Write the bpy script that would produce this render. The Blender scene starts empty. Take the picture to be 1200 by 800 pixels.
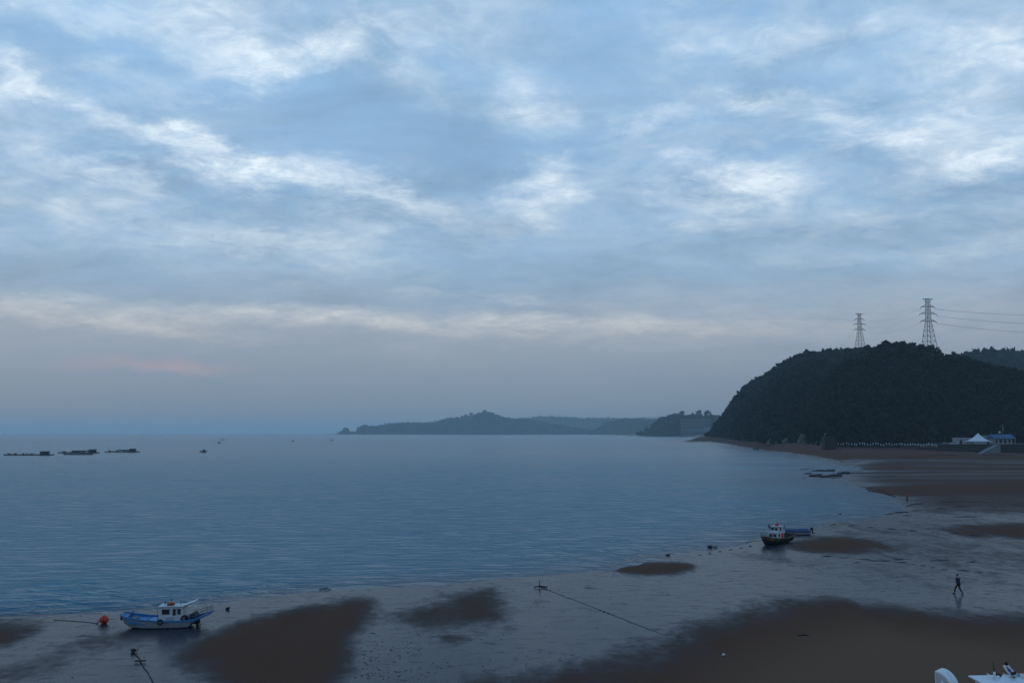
import bpy, math, random
import numpy as np
from mathutils import Vector, Matrix, Euler, noise as mnoise

R = math.radians
random.seed(7)
rng = np.random.default_rng(11)
SC = bpy.context.scene
COL = SC.collection

# ------------------------------------------------------------------ camera geometry (photo is 1200 x 800)
F = 35.0 / 36.0 * 1200.0
H = 15.0                       # eye height above the water, metres
HY = 506.5                     # photo row of the horizon
PITCH = math.atan((HY - 400) / F)
CP, SP = math.cos(PITCH), math.sin(PITCH)


def ray(px, py):
    dx, du = (px - 600) / F, -(py - 400) / F
    return np.array([dx, CP - du * SP, SP + du * CP])


def at(px, py, z=0.0):
    d = ray(px, py)
    t = (z - H) / d[2]
    return Vector((d[0] * t, d[1] * t, z))


def atd(px, py, Y):
    d = ray(px, py)
    t = Y / d[1]
    return Vector((d[0] * t, Y, H + d[2] * t))


# ------------------------------------------------------------------ object helpers
def tag(o, label=None, cat=None, group=None, kind=None):
    if label: o['label'] = label
    if cat: o['category'] = cat
    if group: o['group'] = group
    if kind: o['kind'] = kind
    return o


def thing(name, label, cat, loc=(0, 0, 0), rz=0.0, group=None):
    o = bpy.data.objects.new(name, None)
    o.empty_display_size = 0.3
    COL.objects.link(o)
    o.location = loc
    o.rotation_euler = (0, 0, rz)
    return tag(o, label, cat, group)


def dup(root, loc, rz, label=None):
    r = root.copy(); COL.objects.link(r)
    r.location = loc; r.rotation_euler = (0, 0, rz)
    if label: r['label'] = label
    for ch in list(root.children):
        c = ch.copy(); COL.objects.link(c); c.parent = r
        for g in ch.children:
            d = g.copy(); COL.objects.link(d); d.parent = c
    return r


class MB:
    """collects shapes, links them as ONE mesh object"""
    def __init__(s):
        s.v, s.f, s.sm = [], [], []

    def add(s, vs, fs, smooth=False):
        n = len(s.v)
        s.v += [tuple(v) for v in vs]
        s.f += [tuple(i + n for i in f) for f in fs]
        s.sm += [smooth] * len(fs)
        return s

    def box(s, c, d, rot=None, bev=0.0):
        x, y, z = d[0] / 2, d[1] / 2, d[2] / 2
        M = Euler(rot).to_matrix() if rot else Matrix.Identity(3)
        c = Vector(c)
        if bev <= 0:
            vs = [Vector((a * x, b * y, e * z)) for e in (-1, 1) for b in (-1, 1) for a in (-1, 1)]
            fs = [(0, 2, 3, 1), (4, 5, 7, 6), (0, 1, 5, 4), (2, 6, 7, 3), (0, 4, 6, 2), (1, 3, 7, 5)]
        else:
            b_ = min(bev, x * .9, y * .9, z * .9)
            prof = []
            for (sx, sy) in ((1, 1), (-1, 1), (-1, -1), (1, -1)):
                for k in range(3):
                    a = {(1, 1): 0, (-1, 1): 90, (-1, -1): 180, (1, -1): 270}[(sx, sy)] + 45 * k
                    prof.append((sx * (x - b_), sy * (y - b_), math.cos(R(a)), math.sin(R(a))))
            vs, fs = [], []
            lay = [(-z, 0.0), (-z + b_ * .3, b_ * .7), (-z + b_, b_), (z - b_, b_), (z - b_ * .3, b_ * .7), (z, 0.0)]
            for (zz, rr) in lay:
                for (px_, py_, ca, sa) in prof:
                    vs.append(Vector((px_ + rr * ca, py_ + rr * sa, zz)))
            n = len(prof)
            for L in range(len(lay) - 1):
                for i in range(n):
                    j = (i + 1) % n
                    fs.append((L * n + i, L * n + j, (L + 1) * n + j, (L + 1) * n + i))
            fs.append(tuple(reversed(range(n))))
            fs.append(tuple(range((len(lay) - 1) * n, len(lay) * n)))
        return s.add([c + M @ v for v in vs], fs)

    def tube(s, pts, r, n=6, smooth=True, caps=True):
        pts = [Vector(p) for p in pts]
        rs = r if isinstance(r, (list, tuple)) else [r] * len(pts)
        vs, fs = [], []
        up = None
        for i, p in enumerate(pts):
            t = (pts[min(i + 1, len(pts) - 1)] - pts[max(i - 1, 0)]).normalized()
            if up is None:
                up = Vector((0, 0, 1)) if abs(t.z) < .9 else Vector((1, 0, 0))
            a = t.cross(up).normalized(); b = a.cross(t).normalized()
            up = b
            for k in range(n):
                an = 2 * math.pi * k / n
                vs.append(p + (a * math.cos(an) + b * math.sin(an)) * rs[i])
        for i in range(len(pts) - 1):
            for k in range(n):
                j = (k + 1) % n
                fs.append((i * n + k, i * n + j, (i + 1) * n + j, (i + 1) * n + k))
        if caps:
            fs.append(tuple(reversed(range(n))))
            fs.append(tuple(range((len(pts) - 1) * n, len(pts) * n)))
        return s.add(vs, fs, smooth)

    def torus(s, c, R1, r, rot=(0, 0, 0), n=16, m=7):
        M = Euler(rot).to_matrix(); c = Vector(c)
        vs, fs = [], []
        for i in range(n):
            a = 2 * math.pi * i / n
            for j in range(m):
                b = 2 * math.pi * j / m
                q = R1 + r * math.cos(b)
                vs.append(c + M @ Vector((q * math.cos(a), q * math.sin(a), r * math.sin(b))))
        for i in range(n):
            for j in range(m):
                fs.append((i * m + j, ((i + 1) % n) * m + j, ((i + 1) % n) * m + (j + 1) % m, i * m + (j + 1) % m))
        return s.add(vs, fs, True)

    def ball(s, c, rad, n=12, m=8, jit=0.0, flat_bottom=False):
        c = Vector(c)
        rad = rad if isinstance(rad, (tuple, list)) else (rad,) * 3
        vs, fs = [], []
        for j in range(m + 1):
            th = math.pi * j / m
            for i in range(n):
                ph = 2 * math.pi * i / n
                d = Vector((math.sin(th) * math.cos(ph), math.sin(th) * math.sin(ph), math.cos(th)))
                k = 1.0
                if jit:
                    k += jit * mnoise.noise(d * 1.6 + c * 3.1) + jit * .5 * mnoise.noise(d * 4 + c * 1.7)
                vs.append(c + Vector((d.x * rad[0], d.y * rad[1], d.z * rad[2])) * k)
        for j in range(m):
            for i in range(n):
                i2 = (i + 1) % n
                fs.append((j * n + i, (j + 1) * n + i, (j + 1) * n + i2, j * n + i2))
        return s.add(vs, fs, jit == 0.0)

    def loft(s, rings, closed=False, caps=False, smooth=False):
        n = len(rings[0])
        vs = [p for r in rings for p in r]
        fs = []
        for i in range(len(rings) - 1):
            for k in range(n if closed else n - 1):
                j = (k + 1) % n
                fs.append((i * n + k, (i + 1) * n + k, (i + 1) * n + j, i * n + j))
        if caps:
            fs.append(tuple(range(n)))
            fs.append(tuple(reversed(range((len(rings) - 1) * n, len(rings) * n))))
        return s.add(vs, fs, smooth)

    def prism(s, poly, axis_vec, smooth=False):
        """poly: list of 3D points, extruded by axis_vec"""
        a = Vector(axis_vec)
        p = [Vector(q) for q in poly]
        n = len(p)
        fs = [tuple(reversed(range(n))), tuple(range(n, 2 * n))]
        fs += [(i, (i + 1) % n, n + (i + 1) % n, n + i) for i in range(n)]
        return s.add(p + [q + a for q in p], fs, smooth)

    def build(s, name, mat, parent=None):
        me = bpy.data.meshes.new(name)
        me.from_pydata([tuple(v) for v in s.v], [], s.f)
        me.polygons.foreach_set('use_smooth', s.sm)
        me.materials.append(mat)
        me.update()
        o = bpy.data.objects.new(name, me)
        COL.objects.link(o)
        if parent: o.parent = parent
        return o


def quads_mesh(name, V, mat, parent=None, smooth=False):
    """V: (n,4,3) array of separate quads -> one object"""
    n = len(V)
    me = bpy.data.meshes.new(name)
    me.vertices.add(4 * n)
    me.vertices.foreach_set('co', np.ascontiguousarray(V, dtype=np.float32).ravel())
    me.loops.add(4 * n)
    me.loops.foreach_set('vertex_index', np.arange(4 * n, dtype=np.int32))
    me.polygons.add(n)
    me.polygons.foreach_set('loop_start', np.arange(0, 4 * n, 4, dtype=np.int32))
    me.update(calc_edges=True)
    me.materials.append(mat)
    o = bpy.data.objects.new(name, me)
    COL.objects.link(o)
    if parent: o.parent = parent
    return o


def grid_mesh(name, P, mat, wrap=False, smooth=True):
    """P: (rows, cols, 3) array"""
    r, c = P.shape[:2]
    me = bpy.data.meshes.new(name)
    me.vertices.add(r * c)
    me.vertices.foreach_set('co', np.ascontiguousarray(P, dtype=np.float32).ravel())
    i, j = np.meshgrid(np.arange(r - 1), np.arange(c if wrap else c - 1), indexing='ij')
    j2 = (j + 1) % c
    q = np.stack([i * c + j, i * c + j2, (i + 1) * c + j2, (i + 1) * c + j], -1).reshape(-1, 4)
    n = len(q)
    me.loops.add(4 * n)
    me.loops.foreach_set('vertex_index', q.astype(np.int32).ravel())
    me.polygons.add(n)
    me.polygons.foreach_set('loop_start', np.arange(0, 4 * n, 4, dtype=np.int32))
    me.polygons.foreach_set('use_smooth', np.full(n, smooth))
    me.update(calc_edges=True)
    me.materials.append(mat)
    o = bpy.data.objects.new(name, me)
    COL.objects.link(o)
    return o


# ------------------------------------------------------------------ materials
def new_mat(name):
    m = bpy.data.materials.new(name)
    m.use_nodes = True
    nt = m.node_tree
    for n in list(nt.nodes): nt.nodes.remove(n)
    return m, nt


class G:
    """tiny node-graph helper"""
    def __init__(s, nt): s.nt = nt

    def n(s, t, **kw):
        nd = s.nt.nodes.new(t)
        for k, v in kw.items(): setattr(nd, k, v)
        return nd

    def set(s, sock, v):
        if hasattr(v, 'is_output') or isinstance(v, bpy.types.NodeSocket): s.nt.links.new(v, sock)
        else: sock.default_value = v

    def math(s, op, a, b=0.0, c=0.0, clamp=False):
        nd = s.n('ShaderNodeMath', operation=op, use_clamp=clamp)
        s.set(nd.inputs[0], a); s.set(nd.inputs[1], b); s.set(nd.inputs[2], c)
        return nd.outputs[0]

    def mix(s, f, a, b, mode='MIX'):
        nd = s.n('ShaderNodeMix', data_type='RGBA', blend_type=mode)
        s.set(nd.inputs[0], f); s.set(nd.inputs[6], a); s.set(nd.inputs[7], b)
        return nd.outputs[2]

    def fmix(s, f, a, b):
        nd = s.n('ShaderNodeMix', data_type='FLOAT')
        s.set(nd.inputs[0], f); s.set(nd.inputs[2], a); s.set(nd.inputs[3], b)
        return nd.outputs[0]

    def noise(s, vec, scale, detail=4, rough=.55, dist=0.0):
        nd = s.n('ShaderNodeTexNoise')
        s.set(nd.inputs['Vector'], vec)
        nd.inputs['Scale'].default_value = scale
        nd.inputs['Detail'].default_value = detail
        nd.inputs['Roughness'].default_value = rough
        nd.inputs['Distortion'].default_value = dist
        return nd

    def mapping(s, vec, loc=(0, 0, 0), rot=(0, 0, 0), scale=(1, 1, 1), typ='POINT'):
        nd = s.n('ShaderNodeMapping', vector_type=typ)
        s.set(nd.inputs['Vector'], vec)
        nd.inputs['Location'].default_value = loc
        nd.inputs['Rotation'].default_value = rot
        nd.inputs['Scale'].default_value = scale
        return nd.outputs[0]

    def sstep(s, v, lo, hi):
        nd = s.n('ShaderNodeMapRange', interpolation_type='SMOOTHSTEP')
        s.set(nd.inputs[0], v)
        nd.inputs[1].default_value = lo; nd.inputs[2].default_value = hi
        return nd.outputs[0]

    def ramp(s, f, stops, interp='LINEAR'):
        nd = s.n('ShaderNodeValToRGB')
        cr = nd.color_ramp
        cr.interpolation = interp
        while len(cr.elements) < len(stops): cr.elements.new(.5)
        for e, (p, c) in zip(cr.elements, stops):
            e.position = p; e.color = tuple(c) + ((1,) if len(c) == 3 else ())
        s.set(nd.inputs[0], f)
        return nd.outputs[0]


MATS = {}


def paint(name, col, rough=.55, wear=.25, scale=3.0, wear_col=None, metal=0.0, bump=.15, spec=.4):
    """a weathered painted / natural surface: blotchy tone, streaks of dirt, uneven gloss"""
    if name in MATS: return MATS[name]
    m, nt = new_mat(name); g = G(nt)
    out = g.n('ShaderNodeOutputMaterial'); b = g.n('ShaderNodeBsdfPrincipled')
    tc = g.n('ShaderNodeTexCoord').outputs['Object']
    n1 = g.noise(tc, scale, 6, .6).outputs['Fac']
    st = g.noise(g.mapping(tc, scale=(1, 1, .15)), scale * 4, 4, .6).outputs['Fac']
    k = g.math('MULTIPLY', g.sstep(g.math('ADD', g.math('MULTIPLY', n1, .6), g.math('MULTIPLY', st, .4)), .47, .66), wear)
    wc = wear_col or tuple(c * .45 for c in col)
    c = g.mix(k, tuple(col) + (1,), tuple(wc) + (1,))
    nt.links.new(c, b.inputs['Base Color'])
    g.set(b.inputs['Roughness'], g.math('ADD', rough - .1, g.math('MULTIPLY', n1, .25)))
    b.inputs['Metallic'].default_value = metal
    b.inputs['Specular IOR Level'].default_value = spec
    if bump:
        bp = g.n('ShaderNodeBump'); bp.inputs['Strength'].default_value = bump; bp.inputs['Distance'].default_value = .02
        nt.links.new(g.noise(tc, scale * 9, 4, .6).outputs['Fac'], bp.inputs['Height'])
        nt.links.new(bp.outputs[0], b.inputs['Normal'])
    nt.links.new(b.outputs[0], out.inputs[0])
    MATS[name] = m
    return m


WHITE = paint('white_paint', (.46, .48, .49), .45, .45, 2.5, (.34, .31, .27))
DECKB = paint('deck_blue', (.018, .19, .42), .5, .4, 2.2, (.02, .10, .22))
NETM = paint('net_heap', (.02, .028, .03), .95, .5, 9.0, bump=.6)
HULLW = paint('hull_white', (.27, .29, .31), .5, .6, 1.6, (.17, .15, .13))
BLUE = paint('blue_paint', (.028, .155, .33), .45, .4, 2.0, (.02, .09, .2))
BLUED = paint('dark_blue_paint', (.02, .06, .16), .55, .4, 2.0)
BLACK = paint('black_rubber', (.012, .012, .013), .75, .3, 4.0, (.03, .03, .03))
ORANGE = paint('orange_plastic', (.50, .045, .015), .5, .35, 5.0, (.22, .03, .02))
RED = paint('red_cloth', (.60, .02, .025), .85, .3, 8.0)
GLASS = paint('dark_glass', (.012, .016, .02), .12, .1, 2.0, bump=0, spec=.6)
STEEL = paint('galvanised_steel', (.16, .165, .17), .5, .4, 3.0, (.1, .08, .065))
PYLON = paint('pylon_steel', (.05, .055, .06), .6, .3, .3)
RAIL = paint('pipe_rail', (.10, .13, .17), .45, .4, 3.0)
WOOD = paint('weathered_wood', (.12, .085, .055), .75, .5, 3.0)
TIMBER = paint('dark_timber', (.022, .02, .02), .85, .5, 2.0)
TAR = paint('tarred_hull', (.012, .012, .014), .5, .5, 2.0, (.05, .045, .04))
YELLOW = paint('yellow_paint', (.40, .21, .025), .5, .5, 4.0, (.15, .08, .03))
CONC = paint('concrete', (.034, .035, .038), .85, .5, .35, (.018, .018, .02))
CONCL = paint('pale_concrete', (.14, .14, .14), .85, .45, .4, (.07, .07, .07))
ROCKM = paint('rock', (.11, .1, .095), .85, .6, .5, (.04, .038, .036), bump=.5)
REEFM = paint('reef_rock', (.02, .022, .026), .6, .5, .8, bump=.5)
TENTM = paint('tent_canvas', (.62, .63, .64), .75, .15, .6)
GREENR = paint('green_roof', (.03, .13, .08), .6, .3, .5)
BLUER = paint('blue_roof', (.025, .09, .17), .6, .3, .5)
WALLW = paint('pale_wall', (.30, .31, .32), .8, .4, .4)
ROPEM = paint('rope_fibre', (.03, .03, .032), .9, .4, 12.0)
ROPEL = paint('pale_rope_fibre', (.17, .16, .14), .9, .4, 12.0)
SKIN = paint('skin', (.30, .18, .12), .55, .1, 6.0)
NAVY = paint('navy_cloth', (.010, .016, .055), .9, .3, 9.0)
DARKC = paint('dark_cloth', (.010, .011, .014), .9, .3, 9.0)
HAIR = paint('hair', (.008, .007, .006), .6, .2, 30.0)
PIPE = paint('raft_float', (.16, .075, .065), .7, .5, .8)
RAFTD = paint('raft_deck', (.025, .03, .04), .8, .5, .8)
BARK = paint('bark', (.03, .024, .018), .9, .4, 2.0)
HOTEL = paint('hotel_wall', (.055, .065, .08), .8, .3, .1)
HOTELB = paint('hotel_band', (.15, .16, .17), .8, .2, .1)
HOTELR = paint('hotel_red', (.12, .055, .06), .8, .2, .1)
HOTELT = paint('hotel_teal', (.05, .12, .15), .7, .2, .1)
COWLW = paint('cowl_gelcoat', (.66, .67, .67), .38, .25, 1.6, (.40, .39, .36))
CARG = paint('pale_car_paint', (.40, .41, .42), .3, .1, 1.0, bump=0)
CARD = paint('grey_car_paint', (.16, .17, .18), .3, .1, 1.0, bump=0)


def foliage_mat(name, c1, c2, scale):
    m, nt = new_mat(name); g = G(nt)
    out = g.n('ShaderNodeOutputMaterial'); b = g.n('ShaderNodeBsdfPrincipled')
    tc = g.n('ShaderNodeTexCoord').outputs['Object']
    n1 = g.noise(tc, scale, 3, .6).outputs['Fac']
    n2 = g.noise(tc, scale * 14, 2, .6).outputs['Fac']
    f = g.math('ADD', g.math('MULTIPLY', n1, .6), g.math('MULTIPLY', n2, .4))
    nt.links.new(g.ramp(f, [(.35, c1), (.65, c2)]), b.inputs['Base Color'])
    b.inputs['Roughness'].default_value = .9
    b.inputs['Specular IOR Level'].default_value = .05
    nt.links.new(b.outputs[0], out.inputs[0])
    return m


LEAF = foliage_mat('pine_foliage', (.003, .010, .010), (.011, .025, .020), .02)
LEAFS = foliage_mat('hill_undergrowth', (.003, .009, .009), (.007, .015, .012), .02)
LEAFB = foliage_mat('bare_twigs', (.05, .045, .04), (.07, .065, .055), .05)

# ------------------------------------------------------------------ world sky and light
SUN_AZ, SUN_EL = -58.0, 4.0      # low dusk light, off to the left


def build_world():
    w = bpy.data.worlds.new('World'); SC.world = w
    w.use_nodes = True
    nt = w.node_tree; g = G(nt)
    for n in list(nt.nodes): nt.nodes.remove(n)
    out = g.n('ShaderNodeOutputWorld'); bg = g.n('ShaderNodeBackground')
    d = g.n('ShaderNodeTexCoord').outputs['Generated']
    sx = g.n('ShaderNodeSeparateXYZ'); nt.links.new(d, sx.inputs[0])
    x, y, z = sx.outputs
    az = g.math('ARCTAN2', x, y)
    el = g.math('ARCSINE', z)
    zc = g.math('ADD', g.math('MAXIMUM', z, 0.0), .11)
    plane = g.n('ShaderNodeCombineXYZ')
    nt.links.new(g.math('DIVIDE', x, zc), plane.inputs[0])
    nt.links.new(g.math('DIVIDE', y, zc), plane.inputs[1])
    plane = plane.outputs[0]
    # a second, less foreshortened sheet for the lumpy lower cloud
    z2 = g.math('ADD', g.math('MAXIMUM', z, 0.0), .24)
    puff = g.n('ShaderNodeCombineXYZ')
    nt.links.new(g.math('DIVIDE', x, z2), puff.inputs[0]); nt.links.new(g.math('DIVIDE', y, z2), puff.inputs[1])
    puff = puff.outputs[0]
    ang = g.n('ShaderNodeCombineXYZ'); nt.links.new(az, ang.inputs[0]); nt.links.new(el, ang.inputs[1])
    ang = ang.outputs[0]
    # warp of the blob coordinates
    wn = g.noise(g.mapping(puff, scale=(1.0, 1.0, 1)), 3.0, 9, .66).outputs['Color']
    wsub = g.n('ShaderNodeVectorMath', operation='SUBTRACT'); nt.links.new(wn, wsub.inputs[0]); wsub.inputs[1].default_value = (.5, .5, .5)
    wmul = g.n('ShaderNodeVectorMath', operation='MULTIPLY'); nt.links.new(wsub.outputs[0], wmul.inputs[0]); wmul.inputs[1].default_value = (.27, .17, 0)
    # warp fades towards the horizon, where clouds lie flat
    wfade = g.n('ShaderNodeVectorMath', operation='SCALE'); nt.links.new(wmul.outputs[0], wfade.inputs[0])
    nt.links.new(g.fmix(g.sstep(el, .08, .34), .28, 1.0), wfade.inputs['Scale'])
    wadd = g.n('ShaderNodeVectorMath', operation='ADD'); nt.links.new(ang, wadd.inputs[0]); nt.links.new(wfade.outputs[0], wadd.inputs[1])
    q = wadd.outputs[0]
    blobs = [  # centre x, y (photo), radii, tilt, strength : where the real overcast was thin (+) or thick (-)
        (275, 70, 190, 34, -13, .50), (215, 172, 235, 30, 14, .50), (312, 196, 95, 26, 13, .45), (112, 204, 120, 22, 13, .40),
        (448, 222, 110, 28, 17, .50), (560, 255, 120, 22, 10, .14), (190, 16, 330, 52, 2, .36), (2, 76, 34, 36, 0, .45),
        (35, 116, 95, 24, 0, .28), (640, 226, 66, 56, 15, .50), (612, 128, 70, 48, 0, .34), (845, 30, 110, 34, 18, .28),
        (985, 34, 120, 30, 0, .26), (1062, 138, 200, 34, -2, .40), (1135, 184, 140, 30, -3, .40), (880, 214, 120, 32, -10, .48),
        (835, 250, 170, 30, -3, .34), (765, 158, 95, 30, -15, .34), (900, 122, 110, 22, 8, .26), (1155, 55, 120, 36, -15, .26),
        (1050, 244, 95, 18, 0, .24), (478, 62, 95, 70, 15, .30), (400, 374, 600, 19, 1, .46), (150, 380, 200, 13, 7, .40),
        (800, 385, 380, 30, 0, .22), (1090, 296, 240, 16, 0, .22), (250, 268, 340, 34, 2, .28), (330, 300, 280, 30, 3, .26),
        (560, 348, 120, 8, 2, .30), (1190, 30, 80, 40, 0, .3),
        (75, 52, 150, 34, 4, -.34), (325, 138, 260, 66, 6, -.36), (505, 155, 190, 95, 12, -.28), (40, 180, 120, 22, 6, -.20),
        (215, 222, 190, 20, 13, -.22), (700, 62, 150, 80, 0, -.24), (695, 152, 110, 60, 0, -.20), (1000, 200, 150, 28, 0, -.26),
        (1105, 226, 150, 22, -3, -.28), (880, 92, 120, 26, 0, -.22), (735, 262, 140, 40, 0, -.20), (620, 318, 700, 34, 0, -.12),
        (300, 345, 500, 16, 2, -.16), (960, 165, 140, 24, 8, -.16), (60, 330, 240, 34, 0, -.10), (860, 330, 300, 26, 0, -.10)]
    acc = None
    for (px, py, rx, ry, rot, amp) in blobs:
        r = ray(px, py); r = r / np.linalg.norm(r)
        ca, ce = math.atan2(r[0], r[1]), math.asin(r[2])
        kx = .97 if amp > 0 else 1.0
        mp = g.mapping(q, loc=(ca, ce, 0), rot=(0, 0, R(-rot)), scale=(rx * kx / F, ry * kx / F, 1), typ='TEXTURE')
        gr = g.n('ShaderNodeTexGradient', gradient_type='SPHERICAL'); nt.links.new(mp, gr.inputs[0])
        acc = g.math('MULTIPLY_ADD', gr.outputs['Fac'], amp * (1.06 if amp > 0 else .85), acc if acc is not None else 0.0)
    f1 = g.noise(g.mapping(puff, scale=(.9, 1.1, 1)), 2.0, 10, .60, .35).outputs['Fac']
    f2 = g.noise(g.mapping(puff, loc=(4, 1, 0), rot=(0, 0, R(20)), scale=(.95, 1.1, 1)), 6.0, 9, .64, .5).outputs['Fac']
    f3 = g.noise(g.mapping(plane, loc=(2, 7, 0), rot=(0, 0, R(-30))), 9.0, 8, .64, .9).outputs['Fac']
    f4 = g.noise(g.mapping(puff, loc=(9, 3, 0), scale=(.8, 1.4, 1)), 3.1, 7, .6, .3).outputs['Fac']
    fb = g.math('ADD', g.math('MULTIPLY', g.math('SUBTRACT', f1, .5), .95), g.math('MULTIPLY', g.math('SUBTRACT', f2, .5), .95))
    fb = g.math('ADD', fb, g.math('MULTIPLY', g.math('SUBTRACT', f3, .5), .50))
    fb = g.math('MULTIPLY', fb, g.fmix(g.sstep(el, .03, .22), .22, 1.0))
    rag = g.math('ADD', g.math('MULTIPLY', g.math('SUBTRACT', f2, .5), 2.0), g.math('MULTIPLY', g.math('SUBTRACT', f3, .5), 1.7))
    acc = g.math('MULTIPLY', acc, g.math('MAXIMUM', g.math('ADD', 1.0, rag), .15))
    t = g.math('ADD', g.math('ADD', acc, fb), .27)
    t = g.math('POWER', g.math('MAXIMUM', t, 0.0), 1.35, clamp=True)
    # thick-cloud and thin-cloud colours by elevation (radians/0.6)
    e = g.math('DIVIDE', el, .6, clamp=True)
    def E(py): return max(0, math.atan((504 - py) / F)) / .6
    dark = g.ramp(e, [(0, (.20, .26, .32)), (E(480), (.20, .275, .36)), (E(430), (.245, .33, .435)), (E(385), (.29, .37, .48)), (E(320), (.285, .44, .625)),
                      (E(200), (.285, .475, .72)), (E(60), (.30, .51, .77)), (.86, (.22, .43, .72)), (1, (.15, .33, .64))])
    lite = g.ramp(e, [(0, (.24, .29, .34)), (E(440), (.37, .39, .46)), (E(400), (.58, .575, .59)), (E(370), (.63, .66, .69)), (E(310), (.66, .78, .88)),
                      (E(200), (.86, .98, 1.08)), (E(60), (.84, .97, 1.08)), (.86, (.60, .76, .95)), (1, (.32, .52, .80))])
    shade = g.math('ADD', .98, g.math('MULTIPLY', g.math('SUBTRACT', f4, .5), g.fmix(g.sstep(el, .05, .2), .10, .75)))
    shv = g.n('ShaderNodeVectorMath', operation='SCALE'); nt.links.new(dark, shv.inputs[0]); nt.links.new(shade, shv.inputs['Scale'])
    c = g.mix(t, shv.outputs[0], lite)
    # faint warm patch low on the left, where the sun went down
    r = ray(185, 428); r = r / np.linalg.norm(r)
    mp = g.mapping(q, loc=(math.atan2(r[0], r[1]), math.asin(r[2]), 0), scale=(120 / F, 11 / F, 1), typ='TEXTURE')
    gr = g.n('ShaderNodeTexGradient', gradient_type='SPHERICAL'); nt.links.new(mp, gr.inputs[0])
    c = g.mix(g.math('MULTIPLY', gr.outputs['Fac'], .6), c, (.50, .38, .43, 1))
    sky = g.n('ShaderNodeTexSky', sky_type='NISHITA')
    sky.sun_disc = False
    sky.sun_elevation = R(SUN_EL); sky.sun_rotation = R(SUN_AZ)
    sc = g.n('ShaderNodeVectorMath', operation='SCALE'); nt.links.new(c, sc.inputs[0]); sc.inputs['Scale'].default_value = 10.0
    fin = g.mix(.94, sky.outputs[0], sc.outputs[0])
    nt.links.new(fin, bg.inputs[0]); bg.inputs[1].default_value = .1
    nt.links.new(bg.outputs[0], out.inputs[0])
    w.cycles.sampling_method = 'MANUAL'; w.cycles.sample_map_resolution = 1024
    L = bpy.data.lights.new('sun', 'SUN'); L.energy = .10; L.angle = R(20); L.color = (1, .86, .74)
    lo = bpy.data.objects.new('sun', L); COL.objects.link(lo)
    dirn = Vector((math.sin(R(SUN_AZ)) * math.cos(R(SUN_EL)), math.cos(R(SUN_AZ)) * math.cos(R(SUN_EL)), math.sin(R(SUN_EL))))
    lo.rotation_euler = (-dirn).to_track_quat('-Z', 'Y').to_euler()
    lo.location = (0, 0, 50)


build_world()

# ------------------------------------------------------------------ ground, sea
def PX(poly): return np.array([at(x, y)[:2] for x, y in poly])


def chaikin(P, n=2):
    for _ in range(n):
        Q = np.empty((2 * len(P), 2)); B = np.roll(P, -1, 0)
        Q[0::2] = .75 * P + .25 * B; Q[1::2] = .25 * P + .75 * B
        P = Q
    return P


def sdist(X, Y, P, ys=1.0):
    """signed distance to closed polygon P (+ inside); ys squeezes y"""
    P = P * np.array([1, ys]); Y = Y * ys
    d2 = np.full(X.shape, 1e18); ins = np.zeros(X.shape, bool)
    n = len(P)
    for i in range(n):
        ax, ay = P[i]; bx, by = P[(i + 1) % n]
        ex, ey = bx - ax, by - ay
        L = ex * ex + ey * ey + 1e-12
        t = np.clip(((X - ax) * ex + (Y - ay) * ey) / L, 0, 1)
        d2 = np.minimum(d2, (X - ax - t * ex) ** 2 + (Y - ay - t * ey) ** 2)
        if ay != by:
            c = ((ay > Y) != (by > Y)) & (X < (bx - ax) * (Y - ay) / (by - ay) + ax)
            ins ^= c
    return np.sqrt(d2) * np.where(ins, 1, -1)


def pdist(X, Y, P, ys=1.0):
    P = np.array(P) * np.array([1, ys]); Y = Y * ys
    d2 = np.full(X.shape, 1e18)
    for i in range(len(P) - 1):
        ax, ay = P[i]; bx, by = P[i + 1]
        ex, ey = bx - ax, by - ay
        t = np.clip(((X - ax) * ex + (Y - ay) * ey) / (ex * ex + ey * ey + 1e-12), 0, 1)
        d2 = np.minimum(d2, (X - ax - t * ex) ** 2 + (Y - ay - t * ey) ** 2)
    return np.sqrt(d2)


NEAR = [(-900, 800), (-500, 760), (-200, 734), (-60, 727), (0, 724), (50, 722), (110, 719), (160, 716), (210, 711), (260, 705), (310, 699), (367, 693), (420, 689.5),
        (480, 685), (540, 681), (600, 677.5), (650, 674), (700, 668), (745, 660), (790, 650), (835, 641), (870, 637), (900, 630), (940, 622),
        (985, 612), (1020, 606), (1045, 601), (1056, 595), (1054, 588), (1040, 581), (1015, 574), (995, 568), (985, 563), (968, 561), (950, 558), (975, 555.5), (1010, 550), (1004, 546.5), (985, 543),
        (960, 538), (930, 533), (900, 528.5), (872, 525), (845, 522), (815, 520), (783, 518), (808, 516.4), (836, 514.6), (838, 512.6),
        (805, 511.8), (770, 511.2), (745, 510.2), (715, 509.3), (690, 509), (640, 508.9), (560, 508.9), (480, 509), (425, 509.1), (395, 509.1), (373, 508.9)]
seaP = PX(NEAR)
tipx, tipy = seaP[-1]
# round the back of the far islet, then away to the open sea
seaP = np.vstack([seaP, [[tipx + 150, 7600], [tipx + 900, 12500], [8000, 26000], [-30000, 26000], [-30000, 0], [-4000, -500]]])

# far beach: waterline distance, hill-foot distance and height, by photo column
cols = np.array([-900, 780, 800, 833, 870, 900, 935, 960, 985, 1040, 1100, 1200, 1400, 2000, 4000.])
cDw = np.array([9e3] + [at(600, y).y for y in (518, 518.5, 520.6, 525, 529, 534, 538.5, 546)] + [430, 430, 440, 450, 460, 460.])
cDb = np.array([9.1e3, 1900, 1850, 1700, 1150, 880, 760, 690, 650, 645, 640, 640, 640, 640, 640.])
cZb = np.array([0, .5, 4., 9.5, 4.7, 6.5, 7.2, 6.4, 5.0, 4.8, 4.4, 2.7, 2.6, 2.6, 2.6])


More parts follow.
